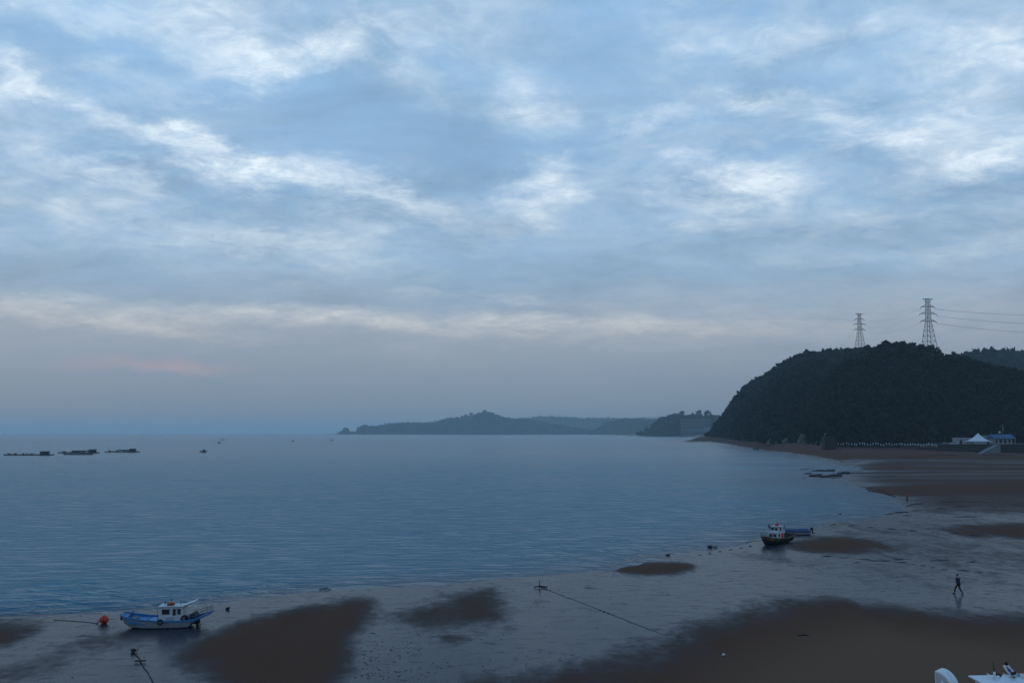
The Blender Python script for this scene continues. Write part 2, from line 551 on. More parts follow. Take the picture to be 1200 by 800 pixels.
def colof(X, Y):
    return np.where(Y > 1, 600 + F * (X / np.maximum(Y, 1)) / CP, np.where(X > 0, 4000, -900))


def sst(x): x = np.clip(x, 0, 1); return x * x * (3 - 2 * x)


def ground_z(X, Y, sd=None):
    X = np.asarray(X, float); Y = np.asarray(Y, float)
    if sd is None: sd = -sdist(X, Y, seaP)
    d = np.hypot(X, Y)
    # small bays and tongues in the waterline
    sd = sd + np.where(d < 450, 1, 0) * (.9 * np.sin(.21 * X + .13 * Y) + .6 * np.sin(.53 * X - .31 * Y + 1) + .35 * np.sin(1.3 * X + .7 * Y) + .25 * np.sin(2.3 * X - 1.1 * Y + 2)) * .9
    k = sst((d - 500) / 1500)
    z = np.clip(sd * (.005 + .03 * k), 0, .14 + 6 * k)
    c = np.clip(colof(X, Y), -900, 4000)
    Dw, Db, Zb = np.interp(c, cols, cDw), np.interp(c, cols, cDb), np.interp(c, cols, cZb)
    far = Zb * np.clip((Y - Dw) / (Db - Dw), 0, 1)
    far = np.where((c > 780) & (sd > 0), far, 0) * np.clip(sd / 12, 0, 1)
    z = np.where(sd > 0, np.maximum(z, far), np.maximum(sd * .035, -5))
    return z


def gz(x, y): return float(ground_z(np.array([x]), np.array([y]))[0])


def place(px, py):
    """ground point seen at photo pixel px,py"""
    z = 0.0
    for _ in range(6):
        p = at(px, py, z); z = gz(p.x, p.y)
    return at(px, py, z)


def build_ground():
    # polar sheet round the eye point, finest where the ground is nearest to level sight
    tc = (np.arange(-160, 1361, 2.4) - 600) / F * CP
    azf = np.arctan(tc)
    azr = np.concatenate([azf, np.linspace(azf[-1], azf[0] + 2 * math.pi, 120)[1:-1]])
    py = np.concatenate([np.arange(860, 560, -2.0), np.arange(560, 509, -.75)])
    dist = np.array([at(600, p).y for p in py])
    dist = np.concatenate([[2, 6, 12, 20, 30, 40, 48], dist, np.geomspace(dist[-1] * 1.03, 24000, 70)])
    A, D = np.meshgrid(azr, dist)
    # keep rows straight across the frame (equal y) in front, circular elsewhere
    c = np.where(np.cos(A) > .62, 1 / np.maximum(np.cos(A), .62), 1 / .62)
    X, Y = np.sin(A) * D * c, np.cos(A) * D * c
    sd = -sdist(X, Y, seaP)
    Z = ground_z(X, Y, sd)
    DRY_AND_SHADE = [  # outline in photo pixels, edge softness (m), strength
        ([(214, 775), (226, 757), (250, 744), (285, 731), (330, 720), (375, 711), (424, 704), (434, 710), (428, 724), (412, 742), (405, 757), (404, 775), (390, 800), (360, 830), (290, 830), (240, 790)], 1.6, 1.0),
        ([(470, 730), (480, 718), (505, 706), (545, 697), (578, 691), (582, 704), (592, 724), (565, 733), (520, 735)], 2.2, .8),
        ([(721, 667), (740, 661), (765, 659), (800, 660), (819, 664), (806, 670), (770, 674), (735, 673)], 1.0, 1.0),
        ([(918, 640), (940, 632), (975, 628), (1020, 633), (1056, 643), (1030, 648), (980, 650), (940, 646)], 2.0, .9),
        ([(1098, 622), (1130, 615), (1200, 613), (1290, 620), (1290, 634), (1200, 632), (1140, 630)], 3.0, .9),
        ([(540, 812), (640, 799), (720, 786), (775, 772), (800, 752), (830, 738), (880, 722), (935, 709), (985, 702), (1010, 714), (1060, 716), (1110, 724), (1200, 727), (1400, 736), (1700, 760), (1500, 900), (900, 1000), (500, 880)], 2.2, 1.0),
        ([(-60, 724), (18, 728), (44, 741), (20, 752), (-5, 760), (-80, 764)], 1.4, .85),
        ([(-80, 812), (20, 780), (60, 757), (120, 741), (180, 737), (250, 735), (240, 745), (150, 752), (100, 764), (60, 780), (0, 806), (-60, 830)], 2.2, .42),  # brown streak; the shadowy tone under the blue boat is painted into it
        ([(515, 750), (530, 746), (552, 748), (545, 752), (525, 753)], .7, .8),
        ([(1000, 574), (1040, 568), (1110, 565), (1330, 560), (1330, 577), (1180, 580), (1080, 582), (1040, 579)], 5.0, 1.0),
        ([(985, 556), (1040, 549), (1120, 547), (1330, 545), (1330, 553), (1150, 556), (1060, 561), (1010, 561)], 8.0, .65),
        ([(1000, 542), (1120, 536), (1400, 532), (1400, 602), (1200, 606), (1064, 602), (1060, 585), (1010, 566)], 6.0, .55),
        ([(930, 606), (1060, 603), (1400, 600), (1400, 700), (1150, 690), (1000, 676), (960, 650)], 6.0, .30),
        ([(830, 640), (860, 650), (1060, 660), (1250, 668), (1250, 676), (1060, 670), (880, 662)], 2.5, .30),
    ]
    dry = np.zeros(X.shape); parched = np.zeros(X.shape)
    for poly, soft, k in DRY_AND_SHADE:
        P = chaikin(PX(poly), 2)
        s = sdist(X, Y, P, .3)
        if poly[0] == (540, 812): parched = sst((s - 1.0) / 4.5)
        dry = np.maximum(dry, k * sst(.5 + s / (2.8 * soft)))
    # upper beach of the far shore
    c_ = np.clip(colof(X, Y), -900, 4000)
    Dw, Db = np.interp(c_, cols, cDw), np.interp(c_, cols, cDb)
    u = (Y - Dw) / (Db - Dw)
    upper = np.where(c_ > 795, sst((u - .1) / .4), 0)
    dry = np.maximum(dry, np.where(Y > 300, upper, 0))
    dry = np.where(np.hypot(X, Y) > 1600, np.clip(sd / 40, 0, 1), dry)
    dry = np.where(Y < 45, 1, dry)
    LINES = [  # drainage rills and mud streaks : photo polyline, half width (m)
        ([(940, 611), (975, 614), (1020, 618), (1070, 622), (1120, 626), (1180, 632)], .9), ([(985, 607), (1030, 603), (1085, 597), (1140, 593), (1230, 592)], 1.3),
        ([(1056, 594), (1075, 590), (1110, 588), (1200, 587)], 1.2), ([(1020, 600), (1060, 604), (1120, 606), (1230, 604)], 1.0),
        ([(960, 651), (1000, 655), (1060, 660), (1105, 668), (1150, 672)], .8), ([(1000, 660), (1060, 656), (1140, 660)], .6),
        ([(640, 690), (690, 710), (740, 732), (800, 752)], .12),
        ([(935, 549), (965, 552), (1000, 554), (1050, 553)], 3.0), ([(945, 556), (975, 560), (1010, 561), (1050, 558)], 2.6), ([(1000, 568), (1030, 574), (1050, 583)], 1.4),
        ([(1050, 541), (1120, 538), (1230, 537)], 3.5), 
        ([(880, 640), (850, 645), (820, 650)], .3),
        ([(790, 519.6), (850, 524), (905, 531), (960, 541)], 5.0)]
    mud = np.zeros(X.shape)
    for pl, w in LINES:
        s = pdist(X, Y, PX(pl), .35)
        mud = np.maximum(mud, np.clip(.95 - s / (w * .75), 0, .8))
    Z = Z + np.where((sd > 0) & (Y < 400), .05 * dry * np.clip(sd / 3, 0, 1), 0)
    P = np.stack([X, Y, Z], -1)
    m, nt = new_mat('tidal_sand'); g = G(nt)
    out = g.n('ShaderNodeOutputMaterial'); b = g.n('ShaderNodeBsdfPrincipled')
    pos = g.n('ShaderNodeNewGeometry').outputs['Position']
    ad = g.n('ShaderNodeAttribute', attribute_name='dry').outputs['Fac']
    am = g.n('ShaderNodeAttribute', attribute_name='mud').outputs['Fac']
    au = g.n('ShaderNodeAttribute', attribute_name='upper').outputs['Fac']
    apl = g.n('ShaderNodeAttribute', attribute_name='parched').outputs['Fac']
    nb = g.noise(g.mapping(pos, rot=(0, 0, R(12)), scale=(.5, .22, 1)), .5, 8, .62, .6).outputs['Fac']
    ns = g.noise(g.mapping(pos, rot=(0, 0, R(-14)), scale=(.45, .75, 1)), 1.3, 7, .65, .6).outputs['Fac']
    nf = g.noise(pos, 9.0, 6, .7).outputs['Fac']
    nfar = g.noise(g.mapping(pos, rot=(0, 0, R(4)), scale=(.006, .05, 1)), 1.0, 6, .6, .4).outputs['Fac']
    sep = g.n('ShaderNodeSeparateXYZ'); nt.links.new(pos, sep.inputs[0])
    farm = g.sstep(sep.outputs[1], 140, 320)
    nm2 = g.noise(g.mapping(pos, rot=(0, 0, R(25)), scale=(.8, .45, 1)), 1.6, 7, .6, .3).outputs['Fac']
    w_ = g.math('ADD', g.math('MULTIPLY', g.math('SUBTRACT', nb, .48), 1.0), g.math('MULTIPLY', g.math('SUBTRACT', nm2, .5), .60))
    w_ = g.math('ADD', w_, g.math('MULTIPLY', g.math('SUBTRACT', ns, .5), .22))
    w_ = g.fmix(farm, w_, g.math('MULTIPLY', g.math('SUBTRACT', nfar, .46), 1.5))
    dm = g.sstep(g.math('ADD', ad, g.math('MULTIPLY', w_, .85)), .08, .95)
    mm = g.math('MULTIPLY', g.sstep(g.math('ADD', am, g.math('MULTIPLY', w_, 1.1)), .35, .85), .8)
    # silt mottling on the wet flat
    mot = g.math('MULTIPLY', g.sstep(g.math('ADD', g.math('MULTIPLY', ns, .6), g.math('MULTIPLY', nf, .4)), .54, .68), .55)
    drycol = g.mix(nb, (.124, .066, .042, 1), (.098, .052, .034, 1))
    drycol = g.mix(g.math('MULTIPLY', g.sstep(nf, .45, .7), .45), drycol, (.062, .037, .026, 1))
    drycol = g.mix(g.math('MULTIPLY', apl, .8), drycol, (.165, .094, .055, 1))
    drycol = g.mix(au, drycol, (.118, .064, .055, 1))
    wetcol = g.mix(g.sstep(nf, .4, .65), (.028, .034, .044, 1), (.020, .025, .034, 1))
    wetcol = g.mix(mot, wetcol, (.020, .017, .016, 1))
    col = g.mix(dm, wetcol, drycol)
    col = g.mix(mm, col, (.014, .013, .014, 1))
    nt.links.new(col, b.inputs['Base Color'])
    rw = g.math('ADD', .16, g.math('MULTIPLY', ns, .16))
    rw = g.math('ADD', rw, g.math('MULTIPLY', mot, .5))
    rgh = g.fmix(g.math('MAXIMUM', dm, mm), rw, .93)
    nt.links.new(rgh, b.inputs['Roughness'])
    b.inputs['IOR'].default_value = 1.19
    sp = g.fmix(g.math('MAXIMUM', dm, mm), .27, .05)
    nt.links.new(sp, b.inputs['Specular IOR Level'])
    hgt = g.math('ADD', g.math('MULTIPLY', nf, g.fmix(dm, .04, .8)), g.math('MULTIPLY', ns, .5))
    bp = g.n('ShaderNodeBump'); bp.inputs['Strength'].default_value = .35; bp.inputs['Distance'].default_value = .05
    nt.links.new(hgt, bp.inputs['Height'])
    nt.links.new(bp.outputs[0], b.inputs['Normal'])
    nt.links.new(b.outputs[0], out.inputs[0])
    o = grid_mesh('ground', P, m, wrap=True)
    me = o.data
    for nm, arr in (('dry', dry), ('parched', parched), ('mud', mud), ('upper', np.where(Y > 300, sst((u - .45) / .35) * (c_ > 795), 0))):
        a = me.attributes.new(nm, 'FLOAT', 'POINT')
        a.data.foreach_set('value', arr.astype(np.float32).ravel())
    tag(o, kind='structure')


build_ground()


SEA_A, SEA_B, SEA_R = (.014, .142, .190, 1), (.026, .168, .215, 1), .60


def build_sea():
    m, nt = new_mat('sea_water'); g = G(nt)
    out = g.n('ShaderNodeOutputMaterial')
    pos = g.n('ShaderNodeNewGeometry').outputs['Position']
    sep = g.n('ShaderNodeSeparateXYZ'); nt.links.new(pos, sep.inputs[0])
    yy = sep.outputs[1]
    near = g.n('ShaderNodeMapRange'); nt.links.new(yy, near.inputs[0])
    near.inputs[1].default_value = 70; near.inputs[2].default_value = 700; near.inputs[3].default_value = 1; near.inputs[4].default_value = .0
    # ripples, long crests lying roughly along the shore
    n1 = g.noise(g.mapping(pos, rot=(0, 0, R(-16)), scale=(.17, .60, 1)), 1.0, 5, .55, .5).outputs['Fac']
    n2 = g.noise(g.mapping(pos, rot=(0, 0, R(-8)), scale=(.05, .16, 1)), .8, 5, .55, .4).outputs['Fac']
    n3 = g.noise(g.mapping(pos, rot=(0, 0, R(20)), scale=(.9, 1.6, 1)), 1.2, 3, .6).outputs['Fac']
    big = g.noise(g.mapping(pos, rot=(0, 0, R(5)), scale=(.006, .018, 1)), 1.0, 5, .6).outputs['Fac']
    h = g.math('ADD', g.math('MULTIPLY', g.sstep(n1, .38, .70), .62), g.math('ADD', g.math('MULTIPLY', n2, 1.3), g.math('MULTIPLY', n3, .12)))
    bp = g.n('ShaderNodeBump'); bp.inputs['Distance'].default_value = .35
    st = g.math('ADD', .22, g.math('MULTIPLY', near.outputs[0], .8))
    nt.links.new(g.math('MULTIPLY', st, g.math('ADD', .2, g.math('MULTIPLY', big, 1.6))), bp.inputs['Strength'])
    nt.links.new(h, bp.inputs['Height'])
    fr = g.n('ShaderNodeFresnel'); fr.inputs['IOR'].default_value = 1.33; nt.links.new(bp.outputs[0], fr.inputs['Normal'])
    body = g.n('ShaderNodeBsdfDiffuse')            # light scattered back by silty water
    sh = g.n('ShaderNodeAttribute', attribute_name='shallow').outputs['Fac']
    nt.links.new(g.mix(sh, g.mix(big, SEA_A, SEA_B), (.036, .060, .085, 1)), body.inputs['Color'])
    gl = g.n('ShaderNodeBsdfGlossy'); nt.links.new(bp.outputs[0], gl.inputs['Normal'])
    nt.links.new(g.math('ADD', .10, g.math('MULTIPLY', big, .14)), gl.inputs['Roughness'])
    mx = g.n('ShaderNodeMixShader')
    # wave troughs hide much of the mirror at low angles: cap the reflectance
    nt.links.new(g.math('MULTIPLY', g.math('POWER', fr.outputs[0], .85), g.math('ADD', SEA_R, g.math('MULTIPLY', sh, .12))), mx.inputs[0])
    nt.links.new(body.outputs[0], mx.inputs[1]); nt.links.new(gl.outputs[0], mx.inputs[2])
    nt.links.new(mx.outputs[0], out.inputs[0])
    # fine rows near the shore carry real low wavelets
    tcx = np.concatenate([np.linspace(-16, -1.3, 12), np.arange(-900, 1180, 5.) / F - 600 / F, [.6, .8, 1.2, 3, 8]])
    pyv = np.concatenate([np.arange(800, 560, -1.0), np.arange(560, 512, -1.)])
    dist = np.concatenate([[2, 30, 45], [at(600, p).y for p in pyv], np.geomspace(3300, 25000, 40)])
    D, T = np.meshgrid(dist, tcx, indexing='ij')
    X, Y = T * D, D
    sd = sdist(X, Y, seaP, 1.0)
    Z = np.zeros(X.shape)
    ph = sd * 2 * math.pi / 3.3 + 1.6 * np.sin(X * .11) + 1.1 * np.sin(X * .043 + Y * .02 + 1) + .6 * np.sin(X * .31 + Y * .1)
    envl = np.exp(-np.maximum(sd, 0) / 20) * sst(sd / 1.2) * (Y < 260)
    br = .55 + .45 * np.sin(X * .071 + 2.1 * np.sin(Y * .05) + .4)
    Z += .13 * envl * br * (np.sin(ph) + .35 * np.sin(2 * ph + .5))
    o = grid_mesh('sea', np.stack([X, Y, Z], -1), m)
    a = o.data.attributes.new('shallow', 'FLOAT', 'POINT')
    a.data.foreach_set('value', (.85 * np.exp(-np.maximum(sd, 0) / np.clip(Y * .065, 5, 22))).astype(np.float32).ravel())
    tag(o, kind='structure')


build_sea()

# ------------------------------------------------------------------ haze
def build_haze():
    m, nt = new_mat('haze_air')
    g = G(nt)
    out = g.n('ShaderNodeOutputMaterial'); v = g.n('ShaderNodeVolumePrincipled')
    v.inputs['Color'].default_value = (.84, .955, .95, 1)
    v.inputs['Density'].default_value = HAZE
    v.inputs['Anisotropy'].default_value = 0.0
    nt.links.new(v.outputs[0], out.inputs['Volume'])
    bx = MB().box((0, 0, (172 - 7) / 2), (62000, 62000, 179))
    o = bx.build('haze', m)
    tag(o, kind='stuff')


HAZE = .92e-4
build_haze()

# ------------------------------------------------------------------ trees and hills
def crown_quads(n, seed, rx=1.0, rz=1.0, size=.34, clumps=9):
    """n leaf-clump quads scattered through an uneven crown of unit radius, base at z=0"""
    r = np.random.default_rng(seed)
    cc = r.normal(size=(clumps, 3)); cc /= np.linalg.norm(cc, axis=1)[:, None]
    cc *= r.uniform(.35, .75, (clumps, 1)); cc[:, 2] *= .9
    k = r.integers(0, clumps, n)
    p = cc[k] + r.normal(size=(n, 3)) * .22
    p[:, 0] *= rx; p[:, 1] *= rx; p[:, 2] = (p[:, 2] + 1) * rz
    a = r.normal(size=(n, 3)); a /= np.linalg.norm(a, axis=1)[:, None]
    b = np.cross(a, r.normal(size=(n, 3))); b /= np.linalg.norm(b, axis=1)[:, None]
    s = size * r.uniform(.6, 1.3, (n, 1))
    a *= s; b *= s * r.uniform(.5, 1, (n, 1))
    return np.stack([p - a - b * .6, p + a * .8 - b, p + a + b * .7, p - a * .7 + b], 1)


def fbm(x, y, o=4):
    return mnoise.fractal(Vector((x, y, 3.3)), 1.0, 2.0, o)


def make_hill(name, sil, db, dr, zb, th, ntrees, nq, crown_r, seed, gully=.25, step=3.0, noise_s=120., bare=0.0, woods=None):
    sx, sy = np.array(sil, float).T
    pxs = np.arange(sx[0], sx[-1] + .1, step)
    tgt = (HY - np.interp(pxs, sx, sy)) / F
    Db = np.interp(pxs, *np.array(db, float).T); Dr = np.interp(pxs, *np.array(dr, float).T); Zb = np.interp(pxs, *np.array(zb, float).T)
    ns = 44
    s = np.concatenate([np.linspace(0, 1, ns), 1 + np.linspace(.04, 1.3, 18)])
    P = np.zeros((len(s), len(pxs), 3)); 
    for j, px in enumerate(pxs):
        t = (px - 600) / F * CP
        D = np.where(s <= 1, Db[j] + (Dr[j] - Db[j]) * s, Dr[j] + (Dr[j] - Db[j]) * (s - 1))
        pr = np.where(s <= 1, np.sin(np.minimum(s, 1) * math.pi / 2) ** .95, np.cos(np.clip((s - 1) / 1.3, 0, 1) * math.pi / 2) ** 1.1)
        nz = np.array([fbm(t * d / noise_s + seed, d / noise_s, 4) for d in D])
        pr = np.clip(pr * (1 + gully * nz * np.sin(np.clip(s, 0, 1.9) / 1.9 * math.pi)), 0.0, None)
        T = max(tgt[j] - th * .75 / Dr[j], (Zb[j] - H) / Db[j] + 1e-5)
        with np.errstate(divide='ignore'):
            k = np.where((pr > .02) & (s > 0), (T * D + H - Zb[j]) / np.maximum(pr, 1e-6), 1e9).min()
        k = max(k, .5)
        P[:, j, 0] = t * D; P[:, j, 1] = D; P[:, j, 2] = Zb[j] - 1.0 + k * pr + np.where(s > 0, 1.0, -2.0) * (pr > 0)
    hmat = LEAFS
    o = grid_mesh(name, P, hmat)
    tag(o, kind='structure')
    # woodland: crowns standing on the slope
    var = [crown_quads(nq, seed * 10 + i, 1, .8, .40 if nq > 20 else .6) for i in range(8)]
    out = []
    r = np.random.default_rng(seed)
    ii = r.uniform(0.3 if not bare else bare, ns + 3, ntrees); jj = r.uniform(0, len(pxs) - 1.01, ntrees)
    i0, j0 = ii.astype(int), jj.astype(int); fi, fj = (ii - i0)[:, None], (jj - j0)[:, None]
    B = P[i0, j0] * (1 - fi) * (1 - fj) + P[i0 + 1, j0] * fi * (1 - fj) + P[i0, j0 + 1] * (1 - fi) * fj + P[i0 + 1, j0 + 1] * fi * fj
    sc = crown_r * r.uniform(.55, 1.25, ntrees) * (1 + .3 * (r.random(ntrees) > .93))
    for a in range(ntrees):
        q = var[a % 8] * (sc[a] * np.array([1, 1, r.uniform(.75, 1.25)]))
        an = r.uniform(0, 6.28); ca, sa = math.cos(an), math.sin(an)
        q = np.stack([q[..., 0] * ca - q[..., 1] * sa, q[..., 0] * sa + q[..., 1] * ca, q[..., 2]], -1)
        out.append(q + B[a] - np.array([0, 0, sc[a] * .3]))
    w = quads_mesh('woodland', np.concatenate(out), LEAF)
    tag(w, kind='stuff')
    def top(px):
        j = int(np.clip(round((px - sx[0]) / step), 0, len(pxs) - 1))
        i = int(np.argmax((P[:, j, 2] - H) / np.maximum(P[:, j, 1], 1)))
        return Vector(P[i, j])
    def slope(px, D):
        j = int(np.clip(round((px - sx[0]) / step), 0, len(pxs) - 1))
        return Vector((float((px - 600) / F * CP * D), D, float(np.interp(D, P[:, j, 1], P[:, j, 2]))))
    return top, slope


topA, slA = make_hill('hill', [(828, 511), (833, 504), (840, 494), (846, 487), (858, 469), (875, 450), (885, 444), (905, 432), (925, 418), (945, 411), (975, 408), (1000, 406.5), (1020, 405), (1060, 408), (1100, 420), (1130, 440)],
    [(828, 1700), (870, 1150), (900, 880), (960, 820), (1130, 820)], [(828, 1900), (870, 1600), (930, 1450), (1130, 1400)], [(828, 9), (870, 4.6), (900, 6.4), (1130, 6)], 7, 9500, 15, 2.9, 3)
topB, slB = make_hill('hill', [(893, 517), (905, 509), (918, 498), (932, 484), (950, 464), (972, 440), (995, 417), (1010, 408), (1022, 404), (1035, 400.5), (1050, 399), (1070, 400.5), (1087, 403), (1097, 405.5), (1107, 412), (1120, 414), (1135, 416), (1160, 424), (1200, 433), (1260, 446), (1360, 460), (1600, 455), (1900, 480)],
    [(893, 880), (935, 765), (960, 695), (1000, 665), (1060, 668), (1100, 700), (1250, 705), (1900, 700)], [(893, 1050), (960, 1040), (1087, 1060), (1200, 1000), (1900, 950)], [(893, 6.5), (935, 7), (960, 6.4), (1000, 5), (1060, 5), (1100, 7.2), (1900, 7.2)], 7, 15000, 15, 2.75, 5)
topC, slC = make_hill('hill', [(1060, 440), (1095, 424), (1112, 417), (1128, 412), (1140, 408), (1160, 406.5), (1180, 405.5), (1192, 408), (1215, 409), (1260, 402), (1330, 410), (1450, 425), (1650, 440)],
    [(1060, 1450), (1650, 1300)], [(1060, 1950), (1650, 1800)], [(1060, 5), (1650, 5)], 9, 4600, 12, 3.8, 8, step=4)
# headland with the hotel, far coasts, islet
topD, slD = make_hill('headland', [(748, 508), (754, 507), (760, 504), (766, 497), (772, 491.5), (780, 487.5), (790, 485.5), (800, 485), (815, 485.5), (830, 486), (850, 486), (880, 490)],
    [(748, 3700), (880, 3700)], [(748, 3900), (800, 4050), (880, 4050)], [(748, 5.5), (880, 5.5)], 9, 1100, 14, 5.5, 12, step=2, noise_s=200.)
topE, slE = make_hill('far_coast', [(412, 508), (417, 506.5), (420, 501), (425, 498), (440, 499), (455, 496), (470, 495), (485, 494.5), (510, 494), (525, 489.5), (545, 488), (552, 485.5), (565, 482.5), (578, 482.5), (590, 488), (605, 490.5), (620, 491), (640, 495), (665, 499), (690, 503), (705, 507)],
    [(412, 7200), (705, 7200)], [(412, 7400), (560, 7600), (705, 7400)], [(412, 5.8), (705, 5.8)], 14, 2400, 10, 8.5, 15, step=2, noise_s=300.)
topF, slF = make_hill('far_coast', [(560, 506), (590, 494), (605, 490), (620, 488.5), (640, 487.5), (660, 488), (700, 489.5), (740, 489.8), (770, 488.5), (800, 488), (860, 490), (900, 500)],
    [(560, 9500), (900, 9000)], [(560, 10100), (900, 9700)], [(560, 5.8), (900, 5.8)], 17, 1900, 10, 10.5, 18, step=2, noise_s=400.)
topG, slG = make_hill('far_coast', [(690, 507), (705, 498), (715, 493.5), (730, 491.5), (750, 491), (780, 492), (800, 496), (820, 506)],
    [(690, 6700), (820, 6400)], [(690, 6950), (820, 6800)], [(690, 5.8), (820, 5.8)], 14, 1000, 10, 8.5, 21, step=2, noise_s=300.)
topH, slH = make_hill('islet', [(396, 508), (400, 505.5), (402, 502), (405, 501.2), (408, 503), (409.5, 506), (411, 507.6)],
    [(396, 7100), (411, 7100)], [(396, 7190), (411, 7190)], [(396, 5), (411, 5)], 8, 60, 14, 7, 25, step=.75, noise_s=60.)


def tree(name, label, base, h, crown_r, seed, leaf=None, group=None, nq=150, cz=.42, rz=.75, lean=0.0):
    t = thing(name, label, 'tree', base, 0, group)
    m = MB()
    r = random.Random(seed)
    topx = lean * h
    m.tube([(0, 0, -1.5), (topx * .3, 0, h * .3), (topx * .7, 0, h * .62), (topx, 0, h * .9)], [h * .028, h * .022, h * .014, h * .004], 7)
    for k in range(5):
        a = r.uniform(0, 6.28); z0 = h * r.uniform(.35, .7); L = crown_r * r.uniform(.6, .95)
        x0 = topx * z0 / h
        m.tube([(x0, 0, z0), (x0 + math.cos(a) * L * .5, math.sin(a) * L * .5, z0 + L * .3), (x0 + math.cos(a) * L, math.sin(a) * L, z0 + L * .42)], [h * .011, h * .007, h * .003], 5)
    m.build('trunk', BARK, t)
    q = crown_quads(nq, seed, crown_r, h * (1 - cz) * .5, crown_r * .22, 10)
    q = q + np.array([topx * .8, 0, h * cz])
    quads_mesh('crown', q, leaf or LEAF, t)
    return t


RG = 'single trees standing out on the skyline of the big hill'
for i, (px, hh, cr, lab, ln) in enumerate([
        (887, 9, 3.6, 'dark tree leaning out over the upper left slope of the hill', -.25),
        (872, 8, 3.4, 'lower dark tree leaning from the steep left shoulder of the hill', -.3),
        (944, 8, 3.4, 'round dark tree where the steep left slope meets the flat ridge', 0),
        (976, 9, 2.6, 'slim dark tree on the flat ridge left of the farther pylon', 0)]):
    tree('pine_tree', lab, topA(px) + Vector((0, -3, -1.8)), hh * .85, cr * .8, 60 + i, group=RG, lean=ln)
for i, (px, hh, cr, lab, ln) in enumerate([
        (1015, 9, 3.8, 'bushy dark tree just right of the farther pylon foot', 0),
        (1053, 7, 3.6, 'tallest dark pine on the very top of the hill between the two pylons', 0),
        (1046, 5.5, 3.2, 'dark pine beside the tallest one on the hilltop, on its left', 0),
        (1070, 5.5, 3.0, 'dark pine on the hilltop close to the left of the nearer pylon', .05),
        (1093, 9, 3.6, 'dark tree in front of the right foot of the nearer pylon', 0),
        (1101, 10, 2.6, 'thin ragged tree just right of the nearer pylon', .15),
        (1119, 11, 2.8, 'ragged leaning tree in the saddle between the two hilltops', .2)]):
    tree('pine_tree', lab, topB(px) + Vector((0, -3, -2.0)), hh * .85, cr * .85, 80 + i, group=RG, lean=ln)
HG = 'trees on the headland by the distant long building'
tree('bare_tree', 'pale bare round tree above the distant long building, on its left', atd(799.5, 490, 3850), 29, 12, 95, leaf=LEAFB, group=HG, nq=110)
tree('pine_tree', 'dark round tree above the middle of the distant long building', atd(819, 488, 3850), 26, 10.5, 96, group=HG)
tree('pine_tree', 'darker broad tree above the right end of the distant long building', atd(829, 490, 3850), 33, 13, 97, group=HG, nq=220)
tree('conifer_tree', 'small pointed tree at the tip of the headland beach', Vector((atd(757.5, 505, 3750).x, 3750, 5.5)), 29, 12, 98, group=HG, cz=.1)
for i, (px, hh, lab) in enumerate([(546, 27, 'tree on the left shoulder of the far island summit'), (552, 30, 'second tree on the left shoulder of the far island summit, nearer the top'),
                                   (567, 30, 'tree on the very summit of the far hazy island')]):
    tree('far_tree', lab, topE(px) - Vector((0, 0, 3)), hh, 19, 110 + i, group='trees on the far island summit', nq=90, cz=.2)
tree('far_tree', 'small lone tree between the islet and the far coast', Vector((atd(412.3, 505, 7100).x, 7100, 4)), 26, 11, 115, nq=60, cz=.2)

# ------------------------------------------------------------------ hotel far away
def build_hotel():
    Y = 3680.0
    a, b = atd(799.5, 503.5, Y), atd(833, 503.5, Y)
    L = b.x - a.x
    t = thing('long_building', 'long hazy multi-storey building with pale bands behind the left end of the hill', 'building', ((a.x + b.x) / 2, Y, 13.5))
    hgt = 50.0
    MB().box((0, 14, hgt / 2 - 4), (L, 28, hgt + 8)).build('wall', HOTEL, t)
    for i, z in enumerate((14, 24.5, 35, 45.5)):
        MB().box((-L * .1, -.3, z), (L * .78, .7, 2.4)).build('balcony_band', HOTELB, t)
    MB().box((L * .02, -.25, 29.8), (L * .5, .6, 4.6)).build('red_band', HOTELR, t)
    MB().box((L * .0, -.22, 8), (L * .55, .5, 9)).build('teal_front', HOTELT, t)
    MB().box((L * .36, -3, 11), (L * .2, 6, 18), bev=.2).build('annex', HOTELB, t)
    r = MB().box((0, 14, hgt + .6), (L + 1.5, 29.5, 1.2)).build('roof', HOTEL, t)
    MB().box((L * .1, 12, hgt + 3), (12, 10, 4)).build('stair_tower', HOTEL, r)
    for z in (19.2, 40.2):
        for k in range(12):
            MB().box((-L * .44 + k * L * .07, -.15, z), (L * .038, .5, 4)).build('window', GLASS, t)


build_hotel()

